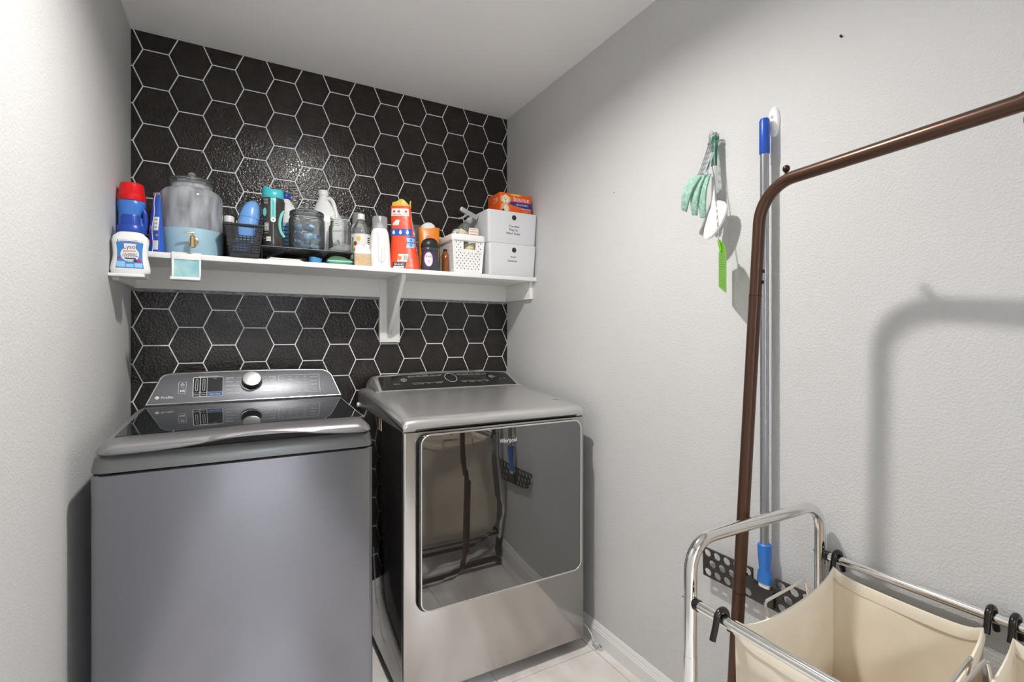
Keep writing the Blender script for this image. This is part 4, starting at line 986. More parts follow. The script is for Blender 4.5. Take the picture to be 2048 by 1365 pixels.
MB().loft([(.002, .045, .034, 0, 0, 4), (.012, .047, .035, 0, 0, 4), (.016, .03, .02, 0, 0, 3)]).build('folded_cloth', 'pinkish', t, smooth=60)
MB().box((-.052, -.0425, .012), (.056, -.040, .0185)).build('zip_strip', 'mint', t, bevel=.0008)
t = on(.170, 2.150, 'folded_papers', 'pile of pinkish folded papers under the left half of the riser', 'papers', .03)
for k in range(4):
    MB().box((-.075 + .004 * k, -.04 + .003 * k, .0005 + .0035 * k), (.062 - .006 * k, .045, .0035 + .0035 * k)).build('paper_sheet', ('pinkish', 'labelwhite')[k % 2], t, bevel=.0006, rot=(0, 0, .02 * (k - 1)))
t = on(.200, 2.265, 'dark_tray', 'flat dark tray lying at the back under the riser', 'tray', 0)
MB().rings([sring(z, a, b, 0, 0, 6, 24) for z, a, b in ((0, .085, .045), (.026, .095, .055), (.026, .092, .052), (.004, .082, .042))]).build('tray_body', 'smoke', t, smooth=40)

# ---- black scent-bead canister with teal cap and handle
t = on(.1215, 2.150, 'scent_bead_bottle', 'black waisted bottle with teal scooped cap and mint handle', 'bottle', -.02, RZ + .0015)
R = [(0, .036, .032, 0, 0, 2.8), (.005, .040, .036, 0, 0, 2.8), (.04, .0395, .036, 0, 0, 2.7), (.052, .036, .034, 0, 0, 2.6), (.085, .0345, .033, -.001, 0, 2.5), (.12, .0375, .034, -.001, 0, 2.4), (.155, .0415, .036, 0, 0, 2.3), (.178, .0425, .036, 0, 0, 2.2), (.188, .039, .034, 0, 0, 2.1), (.192, .037, .033, 0, 0, 2)]
MB().loft(R).build('body', 'smoke', t, smooth=60); fr = front_of(R)
cr_ = []
for zi, s_ in ((.188, 1), (.193, 1.03), (.21, 1.02), (.222, .96), (.2285, .85)):
    cr_.append([(x * s_, y * s_, zi + (.006 * math.cos(2 * math.atan2(y, x)) if zi > .2 else 0) + (.004 * x / .037 * -1 if zi > .2 else 0)) for x, y, z in sring(0, .0375, .033, 0, 0, 2.1)])
cr_.append([(x * .7, y * .7, .222) for x, y, z in sring(0, .0375, .033, 0, 0, 2.1)])
MB().rings(cr_).build('cap', 'teal', t, smooth=60)
hd_ = MB().tube(smooth_path([(.038, -.018, .142), (.028, -.026, .125), (.022, -.030, .090), (.026, -.029, .060), (.038, -.024, .040)], 6), .0058, 10).build('handle', 'mint', t)
st1 = patch('mint_strip', fr, -.010, .008, .105, .188, 'mint', t, 6, 10)
lettering('strip_lettering', [('in-wash scent booster', -.001, .148, .0068, 'CENTER', 1, -PI / 2)], front_of(R, .001), 'print_blue', st1)
label_shape('white_tab', front_of(R, .0009), circ(-.001, .103, .0095, 18), 'labelwhite', t, 3); label_shape('tab_hole', front_of(R, .0013), circ(-.001, .103, .0025, 10), 'print_dark', t, 2)
MB().tube([fr(-.001, z / 1000) for z in range(5, 92, 6)], .0008, 6).build('mould_seam', 'print_grey', t)
patch('barcode', front_of(R, .0008), -.030, -.017, .060, .090, 'labelwhite', t, 5, 4)
for k in range(6): patch('bar', front_of(R, .0012), -.029, -.018, .0625 + .0045 * k, .0645 + .0045 * k, 'print_dark', t, 3, 1)
label_shape('mint_drop', front_of(R, .0009), circ(-.030, .132, .006, 16, .016), 'mint', t, 3)
patch('net_panel', front_of(R, .0009), -.025, -.009, .020, .036, 'labelwhite', t, 5, 3)
lettering('black_lettering', [('G20', -.017, .028, .0105)], front_of(R, .0014), 'print_dark', t)
lettering('white_lettering', [('FRESH', -.026, .180, .006), ('scent', -.026, .173, .006), ('beads', -.026, .166, .006), ('laundry', -.028, .052, .006), ('oz', -.031, .030, .006)], front_of(R, .0012), 'print_white', t)

# ---- white bottle with blue cap behind the canister
t = on(.192, 2.286, 'bleach_bottle', 'tall white bottle with blue cap behind the mint handle', 'bottle', -.05, RZ + .0015)
R = [(0, .040, .034, 0, 0, 3), (.006, .044, .038, 0, 0, 3), (.13, .044, .038, 0, 0, 3), (.17, .038, .034, -.003, 0, 2.6), (.205, .026, .024, -.010, 0, 2.2), (.222, .017, .017, -.014, 0, 2), (.232, .015, .015, -.014, 0, 2)]
MB().loft(R).build('body', 'white', t, smooth=60)
MB().lathe([(.0165, .229), (.018, .231), (.018, .251), (.016, .2535), (.0005, .254)], 24, (-.014, 0, 0)).build('cap', 'bluedk', t, smooth=40)
lb = patch('label', front_of(R), -.034, .036, .02, .125, 'labelpale', t, 12, 8)
for k in range(6): patch('blue_row', front_of(R, .001), -.032, .034, .026 + .016 * k, .030 + .016 * k, 'bluedk', lb, 8, 1)

# ---- glass cookie jar with pods
jx, jy = .2475, 2.172
t = thing('cookie_jar', 'clear glass cookie jar with round lid knob on the wire riser', 'glass jar', (jx, jy, RZ + .0015))
MB().lathe([(.0005, .003), (.060, .003), (.066, .007), (.069, .02), (.0695, .118), (.066, .131), (.060, .137), (.060, .141)], 48, cap0=False, cap1=False).build('jar', 'glass', t, smooth=60)
MB().lathe([(.058, .140), (.0655, .139), (.067, .143), (.0655, .147), (.058, .146)], 48, cap0=False, cap1=False).build('jar_lip', 'glass', t, smooth=60)
ldd = MB().lathe([(.056, .143), (.064, .149), (.0665, .153), (.064, .157), (.045, .163), (.02, .169), (.008, .172)], 48, cap0=False, cap1=False).build('lid', 'glass', t, smooth=60)
MB().lathe([(.0005, .170), (.006, .171), (.005, .175), (.010, .180), (.0135, .187), (.0125, .194), (.007, .199), (.0005, .200)], 20).build('knob', 'clear', ldd, smooth=60)
def pod(p, rot, label, two):
    t_ = thing('detergent_pod', label, 'detergent pod', p, rot=rot, group='detergent pods in the cookie jar')
    MB().rings([sring(z, a, a * .85, 0, 0, 3, 20) for z, a in ((-.009, .006), (-.007, .014), (-.001, .0185), (.001, .0185), (.007, .014), (.0095, .006))]).build('base_film', two[0], t_, smooth=60)
    MB().rings([sring(z, a, a * .6, .003, .002, 2.2, 16) for z, a in ((.0075, .004), (.009, .0115), (.0135, .010), (.0155, .003))]).build('swirl_chamber', two[1], t_, smooth=60)
    return t_
D_, M_, T_ = 'podblue', 'podmid', 'podteal'
G_ = RZ + .0045
pods = [((-.040, -.012, .018), (.3, .2, 0), (D_, M_), 'dark blue pod at the lower left of the jar'), ((-.012, -.036, .016), (1.2, .1, .3), (M_, D_), 'mid blue pod at the bottom front of the jar'), ((.026, -.030, .014), (.2, .1, 1), (T_, M_), 'teal pod at the bottom right of the jar'),
        ((.022, .018, .018), (.1, .5, .2), (D_, M_), 'dark blue pod at the bottom back of the jar'), ((-.036, -.020, .053), (1.1, .2, -.3), (D_, D_), 'dark blue pod halfway up the left of the jar'), ((.002, -.026, .054), (1.3, -.1, .2), (M_, T_), 'blue pod with teal swirl in the middle of the jar'), ((.036, -.014, .052), (1.2, .3, .4), (M_, D_), 'mid blue pod halfway up the right of the jar'),
        ((-.030, -.006, .088), (1.0, -.2, -.2), (D_, M_), 'dark blue pod at the top left of the pile'), ((.010, -.010, .092), (1.1, .3, .3), (D_, T_), 'dark pod with pale teal swirl on top of the pile'), ((-.014, .024, .050), (.5, .5, 0), (D_, D_), 'dark blue pod behind the others in the jar')]
for (p, r_, c_, l_) in pods: pod((jx + p[0], jy + p[1], G_ + p[2]), r_, l_, c_)

# ---- white gallon jug
t = on(.3435, 2.297, 'gallon_jug', 'white plastic gallon jug with handle behind the glass jars', 'jug', -.12, RZ + .0015)
R = [(0, .064, .060, 0, 0, 3), (.008, .0715, .066, 0, 0, 3), (.14, .0715, .066, 0, 0, 3), (.155, .070, .065, 0, 0, 2.8), (.19, .056, .054, -.004, 0, 2.4), (.225, .038, .038, -.010, 0, 2.1), (.252, .023, .023, -.014, 0, 2), (.262, .019, .019, -.014, 0, 2), (.27, .019, .019, -.014, 0, 2)]
MB().loft(R).build('body', 'white', t, smooth=60)
MB().tube(smooth_path([(-.004, -.02, .250), (.012, -.026, .252), (.024, -.034, .236), (.032, -.044, .205), (.038, -.052, .172), (.038, -.052, .155)], 6), .0085, 12).build('handle', 'white', t)
MB().lathe([(.0195, .266), (.0215, .268), (.0215, .289), (.0195, .291), (.0005, .2915)], 28, (-.014, 0, 0)).build('cap', 'white', t, smooth=40)
MB().rings([sring(z, .0722, .0667, 0, 0, 3) for z in (.138, .142)]).build('mould_ridge', 'white', t, smooth=50)

# ---- small glass jar of laundry soap
t = on(.3735, 2.150, 'soap_jar', 'small clear glass jar with white powder at the right of the riser', 'glass jar', None, RZ + .0015)
R = [(.003, .042, .042), (.008, .0455, .0455), (.095, .0455, .0455), (.112, .042, .042), (.120, .038, .038), (.146, .038, .038)]
MB().lathe([(.0005, .002), (.041, .002), (.0455, .008), (.0455, .098), (.043, .110), (.0385, .118), (.0385, .147)], 40, cap0=False, cap1=False).build('jar', 'glass', t, smooth=60)
for z in (.122, .130, .138, .146): MB().lathe([(.0385, z - .0015), (.0405, z), (.0385, z + .0015)], 40, cap0=False, cap1=False).build('thread_ring', 'glass', t, smooth=60)
MB().rings([[(x * s_, y * s_, zz + (.010 * (x / .043) if zz > .01 else 0) + .002 * math.sin(90 * x + 70 * y) * (zz > .01)) for x, y, z in sring(0, .043, .043)] for zz, s_ in ((.0035, .94), (.006, 1), (.022, 1), (.027, .6), (.027, .05))]).build('powder', 'powder', t, smooth=60)
MB().rings([sring(z, a, b, 0, 0, 2.2, 16) for z, a, b in ((.0, .010, .010), (.02, .016, .016), (.02, .0145, .0145), (.003, .008, .008))]).xf(Matrix.Translation((-.006, -.008, .028)) @ Matrix.Rotation(-.7, 4, 'Y')).build('scoop', 'clear', t)
lettering('jar_lettering', [('LAUNDRY SOAP', .001, .082, .0078, 'CENTER', 1.0)], front_of(R, .0012), 'print_dark', t)
lettering('small_lettering', [('clean & fresh', -.002, .066, .0055), ('wash  daily', -.004, .056, .005), ('o  o  o', -.006, .046, .007)], front_of(R, .0012), 'print_grey', t)

# ---- frosted cap bottle at the back, fruit-label bottle, small kraft jug, white bottle with clear cap
t = on(.480, 2.318, 'frosted_cap_bottle', 'white bottle with frosted cap half hidden behind the fruit label bottle', 'bottle', 0)
R = [(0, .032, .030, 0, 0, 2.6), (.005, .035, .032, 0, 0, 2.6), (.18, .034, .032, 0, 0, 2.5), (.21, .026, .026, 0, 0, 2.2), (.225, .022, .022, 0, 0, 2)]
MB().loft(R).build('body', 'white_soft', t, smooth=60); MB().lathe([(.0235, .220), (.0235, .268), (.021, .272), (.0005, .2725)], 28).build('cap', 'frost', t, smooth=40)
t = on(.4715, 2.208, 'fruit_label_bottle', 'clear bottle with white cap and fruit printed label', 'bottle')
R = [(0, .036, .036), (.005, .0405, .0405), (.018, .0415, .0415), (.155, .0415, .0415), (.178, .037, .037), (.198, .026, .026), (.212, .016, .016), (.222, .0135, .0135), (.228, .0135, .0135)]
MB().loft(R).build('bottle', 'pet', t, smooth=60)
MB().lathe([(.0145, .216), (.017, .218), (.017, .2205), (.0155, .222), (.0155, .240), (.014, .242), (.0005, .2425)], 26).build('cap', 'white', t, smooth=40)
Rl = [(.0, .0419, .0419), (.3, .0419, .0419)]
lb = MB().lathe([(.0419, .042), (.0419, .150)], 48, cap0=False, cap1=False).build('label', 'labelwhite', t, smooth=60)
fl = front_of(Rl, .0006)
label_shape('lemon_print', fl, circ(-.010, .128, .0085, 18, .0105), 'yellowprint', lb, 3); label_shape('plum_print', fl, circ(-.024, .108, .0065, 16, .010), 'fruitred', lb, 3); label_shape('orange_slice_print', fl, circ(-.025, .082, .0065, 16, .009), 'orangeprint', lb, 3); label_shape('peach_print', fl, circ(-.023, .093, .006, 16, .006), 'cream', lb, 3)
patch('green_bar', fl, -.0365, -.0315, .072, .135, 'leafgreen', lb, 3, 6)
for k in range(6): patch('barcode_bar', fl, .0265, .034, .088 + .0085 * k, .092 + .0085 * k, 'print_dark', lb, 3, 1)
lettering('label_lettering', [('fresh', -.034, .128, .008, 'CENTER', 1, PI / 2), ('fruit', -.034, .10, .008, 'CENTER', 1, PI / 2), ('100%', -.016, .055, .007)], front_of(Rl, .0010), 'print_dark', lb)
t = on(.4555, 2.104, 'kraft_label_jug', 'tiny white jug with kraft paper label at the shelf edge', 'jug')
R = [(0, .031, .020, 0, 0, 6), (.002, .033, .0215, 0, 0, 6), (.052, .033, .0215, 0, 0, 6), (.060, .032, .021, 0, 0, 5), (.074, .029, .019, -.001, 0, 3.5), (.079, .020, .016, -.004, 0, 2.5)]
MB().loft(R).build('body', 'white', t, smooth=45)
MB().rings([sring(z, .0334, .0219, 0, 0, 6) for z in (.001, .051)], False, False).build('label', 'kraft', t, smooth=45)
patch('faded_print', front_of(R, .0012), -.016, .014, .016, .030, 'tan', t, 5, 3)
MB().lathe([(.0105, .076), (.012, .078), (.012, .090), (.011, .0915), (.0005, .092)], 22, (.0165, 0, 0)).build('cap', 'white', t, smooth=40)
MB().tube(smooth_path([(-.024, -.004, .066), (-.023, -.004, .081), (-.012, -.004, .083), (.0, -.004, .080)], 5), .006, 10).build('handle', 'white', t)
t = on(.5330, 2.128, 'clear_cap_bottle', 'white softener bottle with moulded handle and clear measuring cap', 'bottle', -.12)
R = [(0, .043, .033, 0, 0, 3), (.004, .0455, .036, 0, 0, 3), (.05, .0435, .035, 0, 0, 2.9), (.10, .041, .034, 0, 0, 2.8), (.14, .038, .032, 0, 0, 2.6), (.158, .034, .030, 0, 0, 2.3), (.166, .030, .028, 0, 0, 2.1), (.178, .029, .028, 0, 0, 2)]
MB().loft(R).build('body', 'white', t, smooth=60); fr = front_of(R)
hb = [(.0, .155, .003), (-.001, .120, .0035), (-.001, .08, .0035), (0, .03, .003)]
MB().tube(smooth_path([(-.014, fr(-.014, .150)[1] - .001, .150), (-.009, fr(-.009, .12)[1] - .003, .12), (-.010, fr(-.01, .06)[1] - .003, .06), (-.006, fr(-.006, .030)[1] - .001, .030), (.006, fr(.006, .026)[1] - .001, .026), (.014, fr(.014, .040)[1] - .003, .040), (.014, fr(.014, .10)[1] - .003, .10), (.020, fr(.02, .15)[1] - .001, .150)], 6), .0024, 8).build('handle_ridge', 'white_soft', t)
MB().tube([fr(.004, z / 100) for z in range(1, 9)], .0009, 6).build('mould_seam', 'print_grey', t)
MB().lathe([(.0315, .170), (.0318, .172), (.031, .216), (.0295, .2195), (.0005, .220)], 36, cap0=False, cap1=False).build('measuring_cap', 'frost', t, smooth=50)
MB().lathe([(.013, .176), (.013, .192), (.011, .194), (.0005, .1945)], 20).build('pour_spout', 'white', t, smooth=40)

# ---- orange-red bag
t = on(.651, 2.146, 'orange_detergent_bag', 'tall orange red bag with torn yellow top', 'bag', -.42)
def bag_ring(q):
    z = .285 * q; hx = .064 - .023 * q ** .9 + .0015 * math.sin(8 * q); hy = .044 * (1 - q) ** .8 + .008
    return (z, hx, hy, -.021 * q ** .9, .004 * math.sin(5 * q), 4.2 - 1.6 * q)
R = [bag_ring(k / 18) for k in range(19)]
MB().loft(R, 44).build('film', 'orange', t, smooth=60); fr = front_of(R); f2 = front_of(R, .0013); f3 = front_of(R, .0018)
patch('white_band', fr, -.060, .018, .238, .272, 'labelwhite', t, 14, 5, lambda v, a, b: (a + .002 * v, b - .003 * v))
for x in (-.047, -.027, .004): label_shape('flavour_print', f2, circ(x, .258, .0055, 12), 'fruitred', t, 2)
lettering('band_lettering', [('hygiene clean', -.034, .245, .007), ('fresh', .006, .247, .007)], f2, 'print_dark', t)
yt = []
for k in range(9):
    q = k / 8; yt.append([(x * (1 - .10 * q), y, .270 + .042 * q + (.008 * math.sin(70 * x + 2.5) * q) - (.02 * q * max(0, (x + .02) / .045))) for x, y, z in sring(0, .043, .011 - .007 * q, -.021, .004, 2.4, 40)])
MB().rings(yt).build('torn_top', 'yellow', t, smooth=60)
patch('white_arrow', fr, -.060, -.026, .196, .220, 'labelwhite', t, 8, 3, lambda v, a, b: (a + .022 * v, b + .004 * v))
patch('blue_band', fr, -.064, .030, .150, .180, 'bluefilm', t, 16, 4)
for i, x in enumerate((-.048, -.018, .012)):
    label_shape('drop_icon', f2, [(x, .177), (x + .006, .166), (x + .0065, .160), (x, .154), (x - .0065, .160), (x - .006, .166)], 'labelwhite', t, 2)
patch('pale_panel', fr, .006, .046, .096, .144, 'labelpale', t, 8, 6, lambda v, a, b: (a + .006 * math.sin(PI * v), b - .004))
for z in (.108, .130): label_shape('icon_print', f2, circ(.027, z, .006, 12), 'labelblue', t, 2)
patch('blue_strip', f2, .008, .042, .140, .146, 'bluefilm', t, 6, 1); patch('blue_strip', f2, .010, .042, .116, .121, 'bluefilm', t, 6, 1)
patch('code_panel', fr, -.030, .012, .034, .068, 'labelwhite', t, 8, 4, lambda v, a, b: (a + .004 * v, b + .006 * v))
label_shape('round_seal', f2, circ(-.020, .050, .010, 18), 'orangeprint', t, 3)
for k in range(4): patch('barcode_bar', f2, -.003 + .0045 * k, -.001 + .0045 * k, .040, .062, 'print_dark', t, 1, 2)
patch('black_panel', fr, -.050, .004, .004, .030, 'print_dark', t, 8, 3, lambda v, a, b: (a, b + .006 * v))
lettering('brand_lettering', [('BRAND', -.022, .021, .013)], f2, 'print_white', t); patch('white_strip', f2, -.046, .000, .006, .013, 'labelwhite', t, 6, 1)
MB().tube([(R[k][3] + R[k][1] * .985, -R[k][2] * .30 + R[k][4], R[k][0]) for k in range(17)], .0012, 6).build('side_crease', 'labelwhite', t)
ws = MB()
ws.add([(.064 - .044 * q ** .9 + .0025, .010 - .016 * s_, .285 * q) for q, s_ in ((.58, 1), (.72, .6), (.78, 0), (.60, -.4), (.48, .2))], [(0, 1, 2, 3, 4)]); ws.build('side_flash', 'labelwhite', t, smooth=0)
MB().tube(smooth_path([(.017, .0, .262), (.021, .001, .280), (.020, .002, .296), (.022, .002, .310)], 4), .0035, 8).build('twisted_corner', 'yellow', t)

# ---- clear bag with purple print, orange pouch, dark bottle, lying packet
t = on(.722, 2.262, 'clear_film_bag', 'crumpled clear bag with purple print behind the orange bag', 'bag', -.3)
R = pouch(.040, .026, .235, .003, .004, 2)
MB().loft(R).build('film', 'filmclear', t, smooth=60); fr = front_of(R)
patch('purple_panel', fr, -.030, .03, .002, .055, 'bluefilm', t, 8, 5); patch('orange_panel', front_of(R, .001), -.005, .033, .050, .070, 'orangefilm', t, 6, 3, lambda v, a, b: (a + .01 * v, b))
lettering('bag_lettering', [('fresh', .010, .080, .016), ('scent', .012, .030, .016)], front_of(R, .0014), 'print_white', t)
rnd = random.Random(4)
for k in range(9):
    x, z = rnd.uniform(-.026, .026), rnd.uniform(.075, .17)
    label_shape('purple_fleck', front_of(R, .0008), [(x + rnd.uniform(.003, .010) * math.cos(a * 1.05), z + rnd.uniform(.003, .012) * math.sin(a * 1.05)) for a in range(6)], ('purple', 'labelwhite', 'navy')[k % 3], t, 1)
t = on(.778, 2.196, 'orange_pouch', 'orange film pouch with white tissue poking out behind the dark bottle', 'pouch', -.25)
R = [(0, .044, .030, 0, 0, 3.2), (.02, .047, .032, 0, 0, 3), (.12, .047, .022, 0, 0, 2.8), (.19, .048, .012, 0, 0, 2.6), (.215, .049, .007, 0, .002, 2.5)]
MB().loft(R).build('film', 'orangefilm', t, smooth=60); fr = front_of(R)
label_shape('dark_spot', fr, circ(.0, .165, .018, 14, .010), 'orangeprint', t, 3); patch('blue_corner', fr, .012, .046, .128, .143, 'navy', t, 5, 2)
MB().rings([sring(z, a, b, -.006 + .1 * (z - .2), .004, 2.2, 20) for z, a, b in ((.19, .030, .008), (.21, .036, .011), (.225, .030, .012), (.236, .016, .008), (.239, .004, .003))]).build('tissue', 'labelwhite', t, smooth=60)
t = on(.7545, 2.118, 'charcoal_bottle', 'dark charcoal bottle with domed black cap and oval label', 'bottle', -.05)
R = [(0, .036, .026, 0, 0, 2.8), (.004, .0395, .029, 0, 0, 2.8), (.022, .041, .030, 0, 0, 2.6), (.06, .036, .028, 0, 0, 2.5), (.092, .0375, .029, 0, 0, 2.4), (.104, .0385, .030, 0, 0, 2.3), (.107, .034, .027, 0, 0, 2.2)]
MB().loft(R).build('body', 'charcoal', t, smooth=60); fr = front_of(R)
MB().rings([sring(*q) for q in ((.105, .0395, .0305, 0, 0, 2.3), (.108, .041, .0315, 0, 0, 2.3), (.120, .040, .031, 0, 0, 2.2), (.136, .033, .028, 0, 0, 2.1), (.146, .020, .018, 0, 0, 2), (.149, .004, .004, 0, 0, 2))]).build('cap', 'blackplastic', t, smooth=60)
ov = label_shape('oval_border', fr, circ(-.014, .050, .021, 26, .036), 'purple', t, 4); label_shape('oval_label', front_of(R, .0010), circ(-.014, .050, .0175, 26, .0315), 'labelwhite', ov, 4)
lettering('label_lettering', [('RING', -.013, .062, .0125, 'CENTER', .9, 0), ('deep', -.013, .046, .007), ('clean', -.013, .038, .007)], front_of(R, .0015), 'purple', ov)
MB().tube([(R[k][1] * .995, -.004, R[k][0]) for k in range(7)], .0013, 6).build('side_seam', 'labelwhite', t)
for z in (.088, .094): MB().rings([sring(z + dz, .0373 + a, .0291 + a, 0, 0, 2.4) for dz, a in ((-.001, 0), (0, .0012), (.001, 0))]).build('ridge', 'charcoal', t, smooth=50)
t = on(.8395, 2.150, 'amber_bottle', 'narrow amber brown bottle between the dark bottle and the white basket', 'bottle', 0)
R = [(0, .012, .02, 0, 0, 2.6), (.004, .0135, .022, 0, 0, 2.6), (.085, .0135, .022, 0, 0, 2.6), (.1, .009, .012, 0, 0, 2)]
MB().loft(R, 20).build('body', 'amber', t, smooth=50); MB().lathe([(.009, .098), (.009, .112), (.0005, .113)], 14).build('cap', 'blackplastic', t, smooth=40)
t = thing('tilted_packet', 'white and yellow printed packet leaning behind the white basket', 'packet', (.868, 2.335, SZ), rot=(-.05, .22, -.2))
MB().loft([(0, .034, .016, 0, 0, 4), (.16, .036, .014, 0, 0, 4), (.205, .036, .004, 0, 0, 4)]).build('carton', 'labelwhite', t, smooth=50)
pk = MB().box((.006, -.0175, .165), (.036, -.0085, .2)).build('yellow_corner', 'yellowprint', t, bevel=.001)
lettering('packet_lettering', [('NEW', -.012, .18, .015), ('soft', -.01, .165, .012)], lambda x, z: (x, -.0165, z), 'print_dark', t)

# ---- white perforated basket with its contents
bx0, bx1, by0, by1 = .850, 1.004, 2.080, 2.300
cx, cy = (bx0 + bx1) / 2, (by0 + by1) / 2
t = thing('perforated_basket', 'white plastic basket with diamond holes and hand grip slot', 'basket', (cx, cy, SZ))
hw, hdp, H_ = (bx1 - bx0) / 2, (by1 - by0) / 2, .155
def bw(side, nx, ny):
    def fn(u, v):
        a = u / nx * 2 - 1; q = v / ny; k = .86 + .14 * q; w, d = hw * k, hdp * (.93 + .07 * q); z = .002 + (H_ - .002) * q
        r = .0
        return {'f': (a * w, -d, z), 'b': (-a * w, d, z), 'l': (-w, -a * d, z), 'r': (w, a * d, z)}[side]
    return fn
for side, nm, nx, ny in (('f', 'front_wall', 15, 13), ('b', 'back_wall', 15, 13), ('l', 'side_wall', 17, 13), ('r', 'side_wall', 17, 13)):
    def has(i, j, side=side, nx=nx):
        if side in 'fb' and j in (9, 10, 11) and 5 <= i <= 10: return 0
        if side in 'fb' and j in (8, 12) and 4 <= i <= 11: return None
        if side in 'fb' and j in (9, 10, 11) and i in (4, 11): return None
        if i in (0, nx - 1) or j in (0, 12): return None
        return (.32, .32) if (i + j) % 2 == 0 else None
    o = holed_panel(bw(side, nx, ny), nx, ny, has, 'diamond').build(nm, 'white', t, smooth=0); weld_solid(o, .0024)
for sx in (-1, 1):
    for sy in (-1, 1): MB().tube([(sx * hw * .86, sy * hdp * .93, .003), (sx * hw, sy * hdp, H_)], .0045, 10).build('corner_post', 'white', t)
rim = lambda d, z: [(x, y, z) for x, y in rrect(2 * (hw + d), 2 * (hdp + d), .018, 6)]
MB().rings([rim(-.001, .146), rim(.007, .1465), rim(.0085, .150), rim(.0075, .172), rim(.005, .175), rim(.001, .1745), rim(-.001, .172)], closed=True).build('rim', 'white', t, smooth=50)
MB().rings([[(x, y, z) for x, y in rrect(2 * hw * .86, 2 * hdp * .93, .01)] for z in (.0005, .004)]).build('bottom', 'white', t)
# spray bottle leaning in the basket
t = thing('spray_bottle', 'clear trigger spray bottle leaning in the white basket', 'spray bottle', (.888, 2.190, SZ + .105), rot=(-.05, .50, -.25))
R = [(0, .030, .030, 0, 0, 2.6), (.005, .034, .034, 0, 0, 2.6), (.13, .034, .034, 0, 0, 2.4), (.148, .028, .028, 0, 0, 2.1), (.160, .015, .015, 0, 0, 2), (.172, .013, .013, 0, 0, 2)]
MB().loft(R).build('bottle', 'pet', t, smooth=60)
patch('faded_label', front_of(R), -.022, .022, .05, .118, 'paleyellow', t, 10, 6)
MB().cyl((0, 0, .01), (0, 0, .17), .002, 8).build('dip_tube', 'clear', t)
MB().lathe([(.0155, .166), (.017, .168), (.017, .190), (.015, .192), (.010, .193), (.010, .202)], 24).build('collar', 'milky', t, smooth=40)
MB().rings([[(x, y * w_, z) for y in (-1, 1) for z in ((.200, .222) if y < 0 else (.222, .200))] for x, w_ in ((-.062, .008), (-.055, .009), (-.02, .010), (.012, .012), (.028, .011))]).build('head', 'milky', t, bevel=.003)
MB().cyl((-.066, 0, .212), (-.060, 0, .212), .010, 14).build('nozzle', 'white', t, bevel=.001)
MB().rings([[(x - .004, -w_, z), (x + .005, -w_, z), (x + .005, w_, z), (x - .004, w_, z)] for x, z, w_ in ((-.024, .204, .007), (-.030, .188, .007), (-.042, .170, .006), (-.054, .160, .005))]).build('trigger', 'milky', t, bevel=.001)
t = thing('white_roll', 'white rolled cloth at the left of the perforated basket', 'cloth', (.880, 2.118, SZ + .150), rot=(.2, 0, -.2))
sp_ = []
for k in range(30):
    a = k / 29 * 4.6 * PI; r = .006 + .0125 * k / 29; sp_.append((r * math.cos(a), r * math.sin(a)))
mb = MB(); ring_a = [[(x, y_, z + .035) for x, z in sp_] for y_ in (-.03, .05)]
mb.add(ring_a[0] + ring_a[1], [(i, i + 1, 30 + i + 1, 30 + i) for i in range(29)]); o = mb.build('rolled_cloth', 'labelwhite', t, smooth=80); md = o.modifiers.new('thickness', 'SOLIDIFY'); md.thickness = .0035
t = thing('printed_sachet', 'white sachet with orange lines at the right of the basket', 'sachet', (.968, 2.122, SZ + .137), rot=(-.06, .06, -.2))
R = [(0, .023, .006, 0, 0, 3), (.04, .025, .009, 0, 0, 3), (.07, .024, .006, 0, 0, 3), (.082, .022, .002, 0, 0, 3)]
MB().loft(R, 28).build('film', 'labelwhite', t, smooth=60)
for z in (.034, .048, .062, .073): patch('orange_line', front_of(R, .0009), -.021, .021, z, z + .0025, 'orangeprint', t, 6, 1)
t = thing('pale_yellow_tub', 'pale yellow tub seen through the basket grip slot', 'tub', (.948, 2.128, SZ + .005))
MB().lathe([(.022, 0), (.026, .004), (.028, .10), (.029, .104), (.029, .125), (.027, .128), (.0005, .1285)], 26).build('tub_body', 'paleyellow', t, smooth=40)
MB().lathe([(.0295, .106), (.0305, .108), (.0305, .127), (.028, .130), (.0005, .1305)], 26).build('tub_lid', 'paleyellow', t, smooth=40)
t = thing('sea_green_cloth', 'folded sea green cloth inside the white perforated basket', 'cloth', (.928, 2.262, SZ + .01))
for k in range(4): MB().loft([(0, .046, .022, 0, 0, 5), (.006, .050, .024, 0, 0, 4), (.034, .050, .024, 0, 0, 4), (.042, .046, .021, 0, 0, 5)], 28).build('fold', 'seafoam', t, smooth=60, loc=(.003 * (k % 2), 0, .043 * k))

